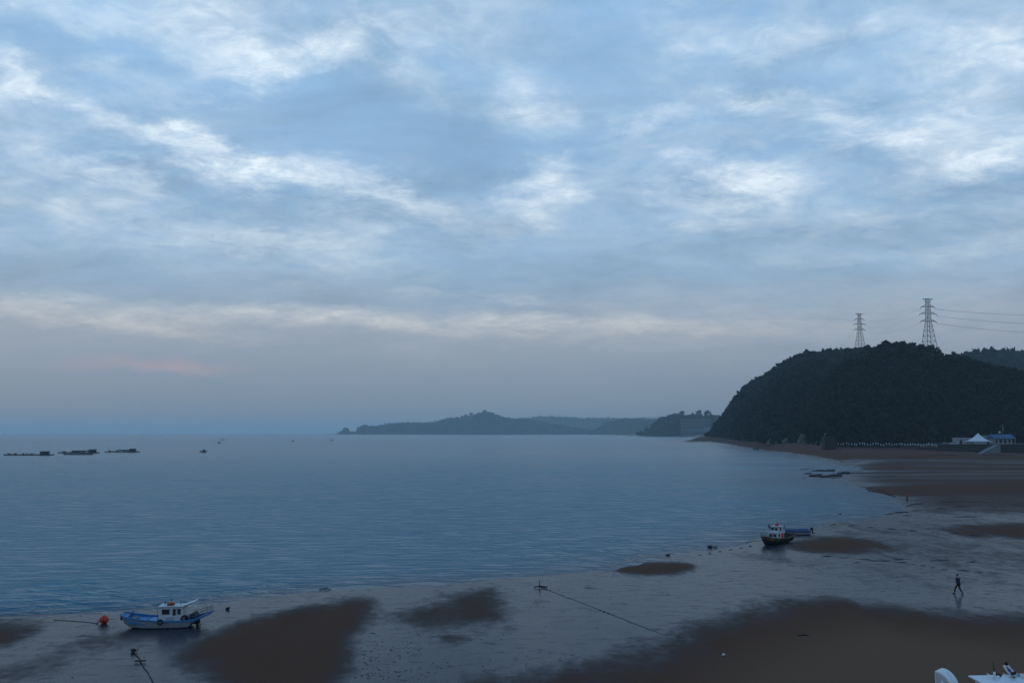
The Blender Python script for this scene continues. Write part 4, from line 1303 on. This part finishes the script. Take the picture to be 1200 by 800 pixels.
rope('mooring_rope', [(116, 730.5), (95, 728), (62, 726)], .02, ROPEM, 'dark rope trailing left from the orange buoy to the water')
rope('mooring_rope', [(181, 803), (170, 783), (163, 772), (157, 764.5)], .032, ROPEM, 'dark rope on wet sand below the blue boat, stretching out of the photo')
t = thing('anchor', 'small dark grapnel at the upper end of the rope below the blue boat', 'anchor', place(156.5, 764))
MB().tube([(0, 0, .06), (.1, -.5, .1)], .05, 6).build('shank', BLACK, t)
MB().ball((0, 0, .14), (.17, .17, .14), 10, 7).build('crown', BLACK, t)
for a in (30, 150, 270): MB().tube([(0, 0, .1), (.22 * math.cos(R(a)), .22 * math.sin(R(a)), .08), (.3 * math.cos(R(a)), .3 * math.sin(R(a)), .26)], .035, 6).build('fluke', BLACK, t)
t = thing('driftwood', 'small dark crosspiece lying over the rope below the blue boat', 'driftwood', place(164, 776))
MB().tube([(-.35, 0, .1), (.0, .03, .12), (.35, .1, .1)], [.05, .06, .04], 6).build('stick', TIMBER, t)
rope('mooring_rope', [(634, 688), (660, 698), (700, 713), (750, 733), (802, 753)], .015, ROPEM, 'long dark rope running diagonally across the wet sand from the anchor')
t = thing('anchor', 'dark anchor with cross stock at the seaward end of the long diagonal rope', 'anchor', place(632.5, 688.5))
MB().tube([(-.1, 0, .1), (.75, -.2, .12)], .06, 6).build('shank', BLACK, t)
MB().tube([(-.55, .1, .08), (0, 0, .18), (.5, .4, .08)], .06, 6).build('stock', BLACK, t)
MB().tube([(.0, -.1, .1), (.0, .05, .7)], .05, 6).build('fluke', BLACK, t)
rope('mooring_rope', [(849, 769.5), (875, 776), (905, 784), (940, 791), (985, 797), (1010, 801)], .02, ROPEL, 'thin pale rope lying on the dry brown sand in front')
p = place(848, 769)
t = thing('rope_float', 'small white float at the end of the pale rope on brown sand', 'float', p)
MB().ball((0, 0, .13), (.11, .10, .10), 12, 8).build('float', WHITE, t)
MB().torus((.16, 0, .1), .05, .015, (R(90), 0, 0), 10, 5).build('eye', STEEL, t)
rope('mooring_rope', [(834, 641), (850, 639), (870, 636), (892, 633)], .022, ROPEM, 'dark rope leading from the work boat bow to its anchor')
t = thing('anchor', 'dark anchor on the wet sand left of the black work boat', 'anchor', place(832, 642))
MB().ball((0, 0, .2), (.34, .22, .18), 12, 8, jit=.4).build('crown', BLACK, t)
MB().tube([(.1, 0, .2), (1.0, .2, .15)], .08, 6).build('shank', BLACK, t)
for k, (x0, y0, wd, nm, lab) in enumerate([(941, 745.5, .8, 'driftwood', 'small dark piece of driftwood alone on the brown sand'), (381, 691, 1.1, 'driftwood', 'dark stick at the water edge above the left brown sandbar'),
                                       (267, 714, .35, 'stone', 'single dark stone right of the blue boat by the water edge'), (783, 651, .6, 'seaweed_clump', 'dark weed clump at the water edge above the oval sandbar'),
                                       (720, 645, .4, 'seaweed_clump', 'small dark weed clump floating left of the oval sandbar')]):
    m = MB()
    r_ = random.Random(40 + k)
    if 'wood' in nm:
        m.tube([(-wd / 2, 0, .1), (0, r_.uniform(-.08, .08), .14), (wd / 2, .1, .08)], [.03, .05, .03], 7)
        m.tube([(0, 0, .1), (wd * .2, .3, .25)], [.05, .02], 5)
    else:
        m.ball((0, 0, .08), (wd / 2, wd * .4, .14), 12, 7, jit=.6)
    o = m.build(nm, TIMBER); o.location = place(x0, y0)
    tag(o, lab, 'driftwood' if 'wood' in nm else ('stone' if nm == 'stone' else 'seaweed'))

# pebbles and shells strewn on the wet flat: uncountable
def build_pebbles():
    m = MB()
    r = random.Random(5)
    for k in range(900):
        f = r.random()
        if f < .45: px, py = r.gauss(430, 55), r.uniform(742, 800)
        elif f < .65: px, py = r.uniform(600, 800), r.gauss(660, 8)
        elif f < .8: px, py = r.uniform(560, 790), r.gauss(782, 8)
        else: px, py = r.uniform(0, 1200), r.uniform(690, 800)
        p = at(px, py, .02)
        s = r.uniform(.018, .045) * (1.5 if r.random() > .93 else 1)
        if p.y < 55 or p.y > 200: continue
        m.ball((p.x, p.y, gz(p.x, p.y) + s * .1), (s * 1.5, s, s * .55), 6, 4, jit=.3)
    tag(m.build('pebbles', REEFM), kind='stuff')


build_pebbles()

# ------------------------------------------------------------------ people
def skin_mesh(name, V, E, Rr, mat, parent, root=0, lev=2):
    me = bpy.data.meshes.new(name)
    me.from_pydata(V, E, [])
    o = bpy.data.objects.new(name, me); COL.objects.link(o)
    md = o.modifiers.new('skin', 'SKIN'); md.use_smooth_shade = True
    for i, v in enumerate(me.skin_vertices[0].data):
        rr = Rr[i]; v.radius = rr if isinstance(rr, tuple) else (rr, rr); v.use_root = (i == root)
    sb = o.modifiers.new('sub', 'SUBSURF'); sb.levels = lev; sb.render_levels = lev
    bpy.context.view_layer.update()
    dg = bpy.context.evaluated_depsgraph_get()
    m2 = bpy.data.meshes.new_from_object(o.evaluated_get(dg))
    o.modifiers.clear(); o.data = m2
    m2.materials.clear(); m2.materials.append(mat)
    o.parent = parent
    return o


def person(loc, rz, label, top_mat, leg_mat, sc, stride=.30, lean=.04):
    """walking figure, facing local -y is away... +y forward"""
    t = thing('person', label, 'person', loc, rz)
    t.scale = (sc, sc, sc)
    # joints: forward is +y
    pel = (0, 0, .92); spine = (0, lean * .6, 1.12); chest = (0, lean, 1.36); neck = (0, lean * 1.3, 1.50); head = (0, lean * 1.8 + .02, 1.63); crown = (0, lean * 1.8 + .01, 1.72)
    hipL, hipR = (-.10, 0, .88), (.10, 0, .88)
    kneeL, ankL, toeL = (-.11, stride * .55 + .07, .49), (-.11, stride, .09), (-.12, stride + .17, .04)
    kneeR, ankR, toeR = (.11, -stride * .30 + .08, .48), (.11, -stride, .13), (.12, -stride + .14, .04)
    shL, shR = (-.19, lean, 1.41), (.19, lean, 1.41)
    elL, haL, fiL = (-.26, -.10, 1.14), (-.25, -.02, .92), (-.25, .03, .80)
    elR, haR, fiR = (.26, .10, 1.14), (.25, .26, .96), (.25, .33, .86)
    V = [pel, spine, chest, neck, head, crown, hipL, kneeL, ankL, toeL, hipR, kneeR, ankR, toeR, shL, elL, haL, fiL, shR, elR, haR, fiR]
    E = [(0, 1), (1, 2), (2, 3), (3, 4), (4, 5), (0, 6), (6, 7), (7, 8), (8, 9), (0, 10), (10, 11), (11, 12), (12, 13), (2, 14), (14, 15), (15, 16), (16, 17), (2, 18), (18, 19), (19, 20), (20, 21)]
    Rr = [(.13, .10), (.125, .09), (.14, .10), .052, (.078, .095), (.06, .075), .085, .055, .038, .03, .085, .055, .038, .03, .055, .042, .03, .022, .055, .042, .03, .022]
    b = skin_mesh('body', V, E, Rr, SKIN, t)
    # five separate fingers to each hand are a few mm here; build them short and curled
    for (h, s) in ((fiL, -1), (fiR, 1)):
        for k in range(4):
            y0 = h[1] + (k - 1.5) * .018
            MB().tube([(h[0], y0, h[2] + .01), (h[0] - s * .01, y0 + .01, h[2] - .05), (h[0] - s * .03, y0 + .012, h[2] - .075)], [.010, .009, .007], 6).build('finger', SKIN, b)
        MB().tube([(h[0], h[1] + .02, h[2] + .06), (h[0] - s * .02, h[1] + .06, h[2] + .02)], [.012, .009], 6).build('thumb', SKIN, b)
    MB().ball((0, head[1] + .115, 1.625), (.014, .022, .022), 8, 6).build('nose', SKIN, b)
    for s in (-1, 1):
        MB().ball((s * .033, head[1] + .088, 1.65), .011, 8, 6).build('eye', HAIR, b)
        MB().ball((s * .088, head[1] - .005, 1.64), (.014, .026, .034), 8, 6).build('ear', SKIN, b)
    MB().box((0, head[1] + .093, 1.585), (.045, .012, .009)).build('mouth', RED, b)
    MB().ball((0, head[1] - .012, 1.675), (.098, .112, .095), 14, 10).build('hair', HAIR, t)
    Vj = [(0, 0, .90), spine, chest, (0, lean * 1.15, 1.46), shL, elL, (haL[0], haL[1], haL[2] + .03), shR, elR, (haR[0], haR[1], haR[2] + .03)]
    Ej = [(0, 1), (1, 2), (2, 3), (2, 4), (4, 5), (5, 6), (2, 7), (7, 8), (8, 9)]
    skin_mesh('jacket', Vj, Ej, [(.165, .125), (.16, .12), (.175, .13), .075, .082, .062, .048, .082, .062, .048], top_mat, t, 1)
    Vt = [(0, 0, .95), hipL, kneeL, (ankL[0], ankL[1], ankL[2] + .04), hipR, kneeR, (ankR[0], ankR[1], ankR[2] + .04)]
    Et = [(0, 1), (1, 2), (2, 3), (0, 4), (4, 5), (5, 6)]
    skin_mesh('trousers', Vt, Et, [(.15, .115), .105, .075, .058, .105, .075, .058], leg_mat, t)
    for a, o in ((ankL, toeL), (ankR, toeR)):
        MB().box(((a[0] + o[0]) / 2, (a[1] + o[1]) / 2 - .01, (a[2] + o[2]) / 2 - .01), (.095, .27, .085), bev=.035).build('shoe', BLACK, t)
    return t


person(place(1123.5, 696) - Vector((0, 0, .0)), R(28), 'person in dark blue top and dark trousers walking over the wet sand', NAVY, DARKC, 1.05, stride=.33)
person(place(1063.5, 586.5), R(70), 'distant person in red top and dark trousers at the water edge', RED, DARKC, 1.05, stride=.14)

# ------------------------------------------------------------------ things out on the sea
def simple_boat(px, py, L, label, rz, canopy=True, mast=2.2, dark=True):
    p = at(px, py, 0)
    t = thing('small_boat', label, 'boat', p + Vector((0, 0, -.18)), rz, 'small boats out on the grey sea')
    B = L * .17
    st = [(L * .5, .08, 1.15, .04, .7, .3), (L * .38, B * .7, 1.0, B * .4, .4, .05), (L * .1, B, .8, B * .8, .2, 0), (-L * .3, B, .8, B * .8, .2, 0), (-L * .46, B * .85, .95, B * .7, .3, .1)]
    hull(t, st, TAR if dark else HULLW, TAR, RAFTD, lambda x: .5)
    MB().box((-L * .12, 0, 1.25), (L * .26, B * 1.2, 1.5), bev=.06).build('cabin', TAR if dark else WHITE, t)
    MB().box((-L * .12, 0, 2.06), (L * .34, B * 1.5, .1)).build('roof', TAR, t)
    if canopy:
        MB().box((-L * .34, 0, 1.9), (L * .3, B * 1.6, .08), rot=(0, R(-8), 0)).build('canopy', BLUED, t)
        for sx in (-.46, -.22):
            for s in (-1, 1): MB().tube([(L * sx, s * B * .7, .7), (L * sx, s * B * .7, 1.9)], .04, 5).build('canopy_post', STEEL, t)
    MB().tube([(0, 0, 1.9), (0, 0, 1.9 + mast)], .06, 6).build('mast', TAR, t)
    return t


simple_boat(238, 529.6, 6.2, 'dark small boat with canopy on the water right of the three rafts', R(160))
simple_boat(257, 519.0, 5.5, 'tiny dark boat farther out above the canopied boat', R(10), canopy=False)
simple_boat(343.5, 517.2, 6.5, 'tiny boat with tall mast alone on the grey sea', R(80), canopy=False, mast=4.5)
simple_boat(388.5, 516.0, 6.5, 'tiny boat on the water in front of the far islet', R(175), canopy=False, mast=1.2)
simple_boat(632, 511.4, 14, 'speck of a boat against the far coast', R(175), canopy=False, mast=1.2)
simple_boat(261, 515.2, 6.5, 'faintest speck of a boat just above the other tiny boat on the left', R(0), canopy=False, mast=1.0)


def raft(x0, x1, py, label, cabx, two):
    a, b = at(x0, py, 0), at(x1, py, 0)
    L = b.x - a.x
    r_ = random.Random(int(x0) + 3)
    t = thing('raft', label, 'raft', ((a.x + b.x) / 2, a.y, 0), 0, 'dark work rafts moored in a row')
    for y in (-2.2, 0, 2.2):
        MB().tube([(-L * .49, y, .08), (L * .49, y, .08)], .32, 8).build('float', PIPE if y < 0 else RAFTD, t)
    MB().box((0, 0, .50), (L, 6, .22)).build('deck', RAFTD, t)
    cx = -L / 2 + L * cabx
    c = MB().box((cx, .6, 1.55), (L * .16, 3, 1.9), bev=.05).build('cabin', RAFTD, t)
    MB().box((cx, -.92, 1.7), (L * .06, .06, .8)).build('window', GLASS, c)
    MB().box((cx, .6, 2.58), (L * .2, 3.6, .14)).build('roof', BLUED, t)
    for k in range(5):
        x = r_.uniform(-.42, .25) * L
        MB().box((x, r_.uniform(-2, 2), .61 + .3), (r_.uniform(.8, 2.2), 1.2, r_.uniform(.4, .9)), bev=.08).build('net_pile', RAFTD, t)
    for k in range(7):
        x = -L * .48 + k * L * .16
        MB().tube([(x, -2.8, .5), (x, -2.8, 1.5)], .06, 5).build('post', STEEL, t)
    MB().tube([(-L * .48, -2.8, 1.45), (L * .48, -2.8, 1.45)], .05, 5).build('rail', STEEL, t)
    MB().tube([(-L * .44, 1, .5), (-L * .44, 1, 3.4)], .07, 6).build('mast', STEEL, t)
    if two:
        MB().box((L * .02, 2.2, 1.4), (L * .45, .3, .9)).build('net_rack', RAFTD, t)
        st = [(L * .36, .3, 1.0, .1, .4, .1), (L * .28, 1.1, .75, .8, .1, -.1), (-L * .3, 1.1, .75, .8, .1, -.1), (-L * .38, .9, .9, .7, .2, 0)]
    return t


raft(6, 62, 533.2, 'leftmost of three dark work rafts, the longest and flattest', .82, False)
raft(69, 115.5, 530.6, 'middle of three dark work rafts, with a low cabin at its right end', .84, True)
raft(124, 163, 529.6, 'rightmost and shortest of three dark work rafts, cabin toward its right end', .8, True)
# reddish barge lying against the middle raft
p0, p1 = at(75, 532.6, 0), at(109, 532.6, 0)
t = thing('barge', 'low reddish barge moored in front of the middle raft', 'barge', ((p0.x + p1.x) / 2, p0.y, -.1))
L = p1.x - p0.x
hull(t, [(L * .5, .7, 1.0, .3, .5, .3), (L * .42, 1.3, .85, 1.0, .1, 0), (-L * .42, 1.3, .8, 1.0, .1, 0), (-L * .5, 1.0, .9, .7, .4, .2)], PIPE, RAFTD, RAFTD, lambda x: .5)
# ------------------------------------------------------------------ two white things at the lower right edge
def white_hood():
    Y = 54.0
    a = atd(1095.3, 783.5, Y)
    sc = Y / CP / F
    z0 = gz(a.x, Y)
    t = thing('quarter_round_hood', 'white quarter round hood with small knob on its flat side, at the bottom edge', 'hood', (a.x, Y, z0))
    zt = a.z - z0
    zt -= .10
    W, dep = .95, .98
    pts = [(0, 0, 0), (0, 0, zt)]
    for k in range(1, 19):
        f = R(k / 18 * 90)
        pts.append((.06 + (W - .06) * math.sin(f), 0, zt - 1.25 + 1.25 * math.cos(f) + .0))
    pts.append((W, 0, 0))
    m = MB()
    n = len(pts)
    for (y, k0) in ((0.0, 1.0),):
        m.prism(pts, (0, dep, 0))
    m.build('shell', COWLW, t)
    inner = [(.05, -.015, .05), (.05, -.015, zt - .07)]
    for k in range(1, 19):
        f = R(k / 18 * 90)
        inner.append((.07 + (W - .16) * math.sin(f), -.015, zt - 1.25 + 1.16 * math.cos(f)))
    inner.append((W - .09, -.015, .05))
    MB().prism(inner, (0, .03, 0)).build('face_plate', paint('face_gelcoat', (.46, .48, .49), .45, .2, 2.0), t)
    k = MB().ball((.40, -.06, zt - .55), (.085, .08, .10), 12, 8).build('knob', COWLW, t)
    MB().box((.40, -.03, zt - .69), (.12, .05, .12), bev=.02).build('knob_base', STEEL, k)
    t.rotation_euler.z = R(-44)


white_hood()


def near_boat():
    Y = 55.0
    a = atd(1144, 796, Y)
    zr = a.z                       # roof edge height
    z0 = gz(a.x + 2, Y)
    t = thing('beached_boat', 'pale blue white boat at the lower right corner, only its wheelhouse roof and fittings showing', 'boat', (a.x, Y, z0))
    zt = zr - z0
    st = [(-3.2, .15, 1.05, .05, .8, .5), (-2.4, .8, 1.0, .5, .5, .1), (-.5, 1.2, .95, .95, .25, 0), (2, 1.3, .95, 1.05, .25, 0), (4.6, 1.2, .95, .95, .3, .05)]
    hull(t, st[::-1], HULLW, BLUE, BLUE, lambda x: .6)
    c = MB().box((1.75, 0, (.6 + zt) / 2 - .04), (2.9, 1.6, zt - .68)).build('wheelhouse', WHITE, t)
    for x in (.9, 1.75, 2.6): window(c, (x, -.81, zt - .55), (.6, .06, .5))
    n = 11
    rings = []
    for k in range(n):
        x = 0 + 3.6 * k / (n - 1)
        rise = .16 * math.sin(min(1, (k / (n - 1)) * 1.35) * math.pi / 2)
        rings.append([(x, -.95, zt - .06), (x, -.95, zt + rise * .25), (x, -.6, zt + rise * .8), (x, 0, zt + rise), (x, .6, zt + rise * .8), (x, .95, zt + rise * .25), (x, .95, zt - .06)])
    rf = MB().loft(rings, True, True, False).build('roof', COWLW, t)
    for x in (.9, 1.8, 2.7): MB().box((x, 0, zt + .165), (.05, 1.3, .03)).build('roof_rib', COWLW, rf)
    MB().box((2.25, .35, zt + .20), (.55, .5, .07), bev=.03).build('roof_hatch', WALLW, rf)
    MB().box((.10, -.962, zt - .03), (.2, .03, .10)).build('roof_trim', BLUED, t)
    px = lambda v: (v - 1144) * Y / CP / F
    # aerial on a white foot
    f = MB().tube([(px(1165), 0, zt + .1), (px(1165), 0, zt + .42)], [.075, .055], 10).build('aerial_foot', COWLW, t)
    MB().tube([(px(1165), 0, zt + .40), (px(1163.6), 0, zt + .98)], [.03, .014], 7).build('aerial', BLACK, t)
    # tilted frame with black lamp
    m = MB()
    x0 = px(1175.5)
    m.tube([(x0 - .02, -.12, zt + .72), (x0 + .42, -.12, zt + .14)], .055, 8); m.tube([(x0 + .2, -.12, zt + .74), (x0 + .62, -.12, zt + .26)], .055, 8)
    m.tube([(x0 - .06, -.12, zt + .74), (x0 + .24, -.12, zt + .76)], .05, 8); m.tube([(x0 + .30, -.12, zt + .26), (x0 + .66, -.12, zt + .28)], .05, 8)
    m.tube([(x0 + .36, -.12, zt + .22), (x0 + .36, .1, zt + .05)], .05, 8); m.tube([(x0 + .6, -.12, zt + .26), (x0 + .6, .1, zt + .05)], .05, 8)
    m.build('tilted_frame', COWLW, t)
    MB().box((x0 + .22, -.17, zt + .54), (.16, .05, .12), rot=(0, R(50), 0)).build('frame_plate', paint('violet_plate', (.10, .07, .30), .5), t)
    MB().ball((px(1178), -.1, zt + .87), .105, 14, 10).build('lamp', BLACK, t)
    MB().tube([(px(1182.5), -.15, zt + .34), (px(1187.5), -.15, zt + .40)], [.07, .09], 8).build('horn', BLACK, t)
    MB().tube([(px(1184.5), -.2, zt - .0), (px(1184.5), -.2, zt + .2)], .08, 8).build('vent_pipe', BLUED, t)
    MB().tube([(px(1167), .25, zt + .16), (px(1172), .3, zt + .22), (px(1176), .3, zt + .14)], .05, 7).build('cable', BLACK, t)
    w = MB().ball((px(1196), -.1, zt + .22), (.13, .13, .16), 12, 8).build('warning_lamp', COWLW, t)
    MB().ball((px(1196), -.1, zt + .40), (.07, .07, .06), 10, 7).build('lamp_dome', ORANGE, w)


near_boat()

# ------------------------------------------------------------------ camera, render settings
cam = bpy.data.cameras.new('camera'); co = bpy.data.objects.new('camera', cam); COL.objects.link(co)
cam.lens = 35.0; cam.sensor_width = 36.0; cam.sensor_fit = 'HORIZONTAL'
cam.clip_start = .1; cam.clip_end = 60000
co.location = (0, 0, H); co.rotation_euler = (R(90) + PITCH, 0, 0)
SC.camera = co
SC.view_settings.view_transform = 'Standard'; SC.view_settings.look = 'None'
SC.view_settings.exposure = 0.0; SC.view_settings.gamma = 1.0
SC.view_settings.use_curve_mapping = False
SC.render.engine = 'CYCLES'
cy = SC.cycles
cy.use_denoising = True
cy.max_bounces = 6; cy.diffuse_bounces = 2; cy.glossy_bounces = 3; cy.transmission_bounces = 2; cy.volume_bounces = 1
cy.use_adaptive_sampling = True; cy.adaptive_threshold = .015
cy.sample_clamp_indirect = 4
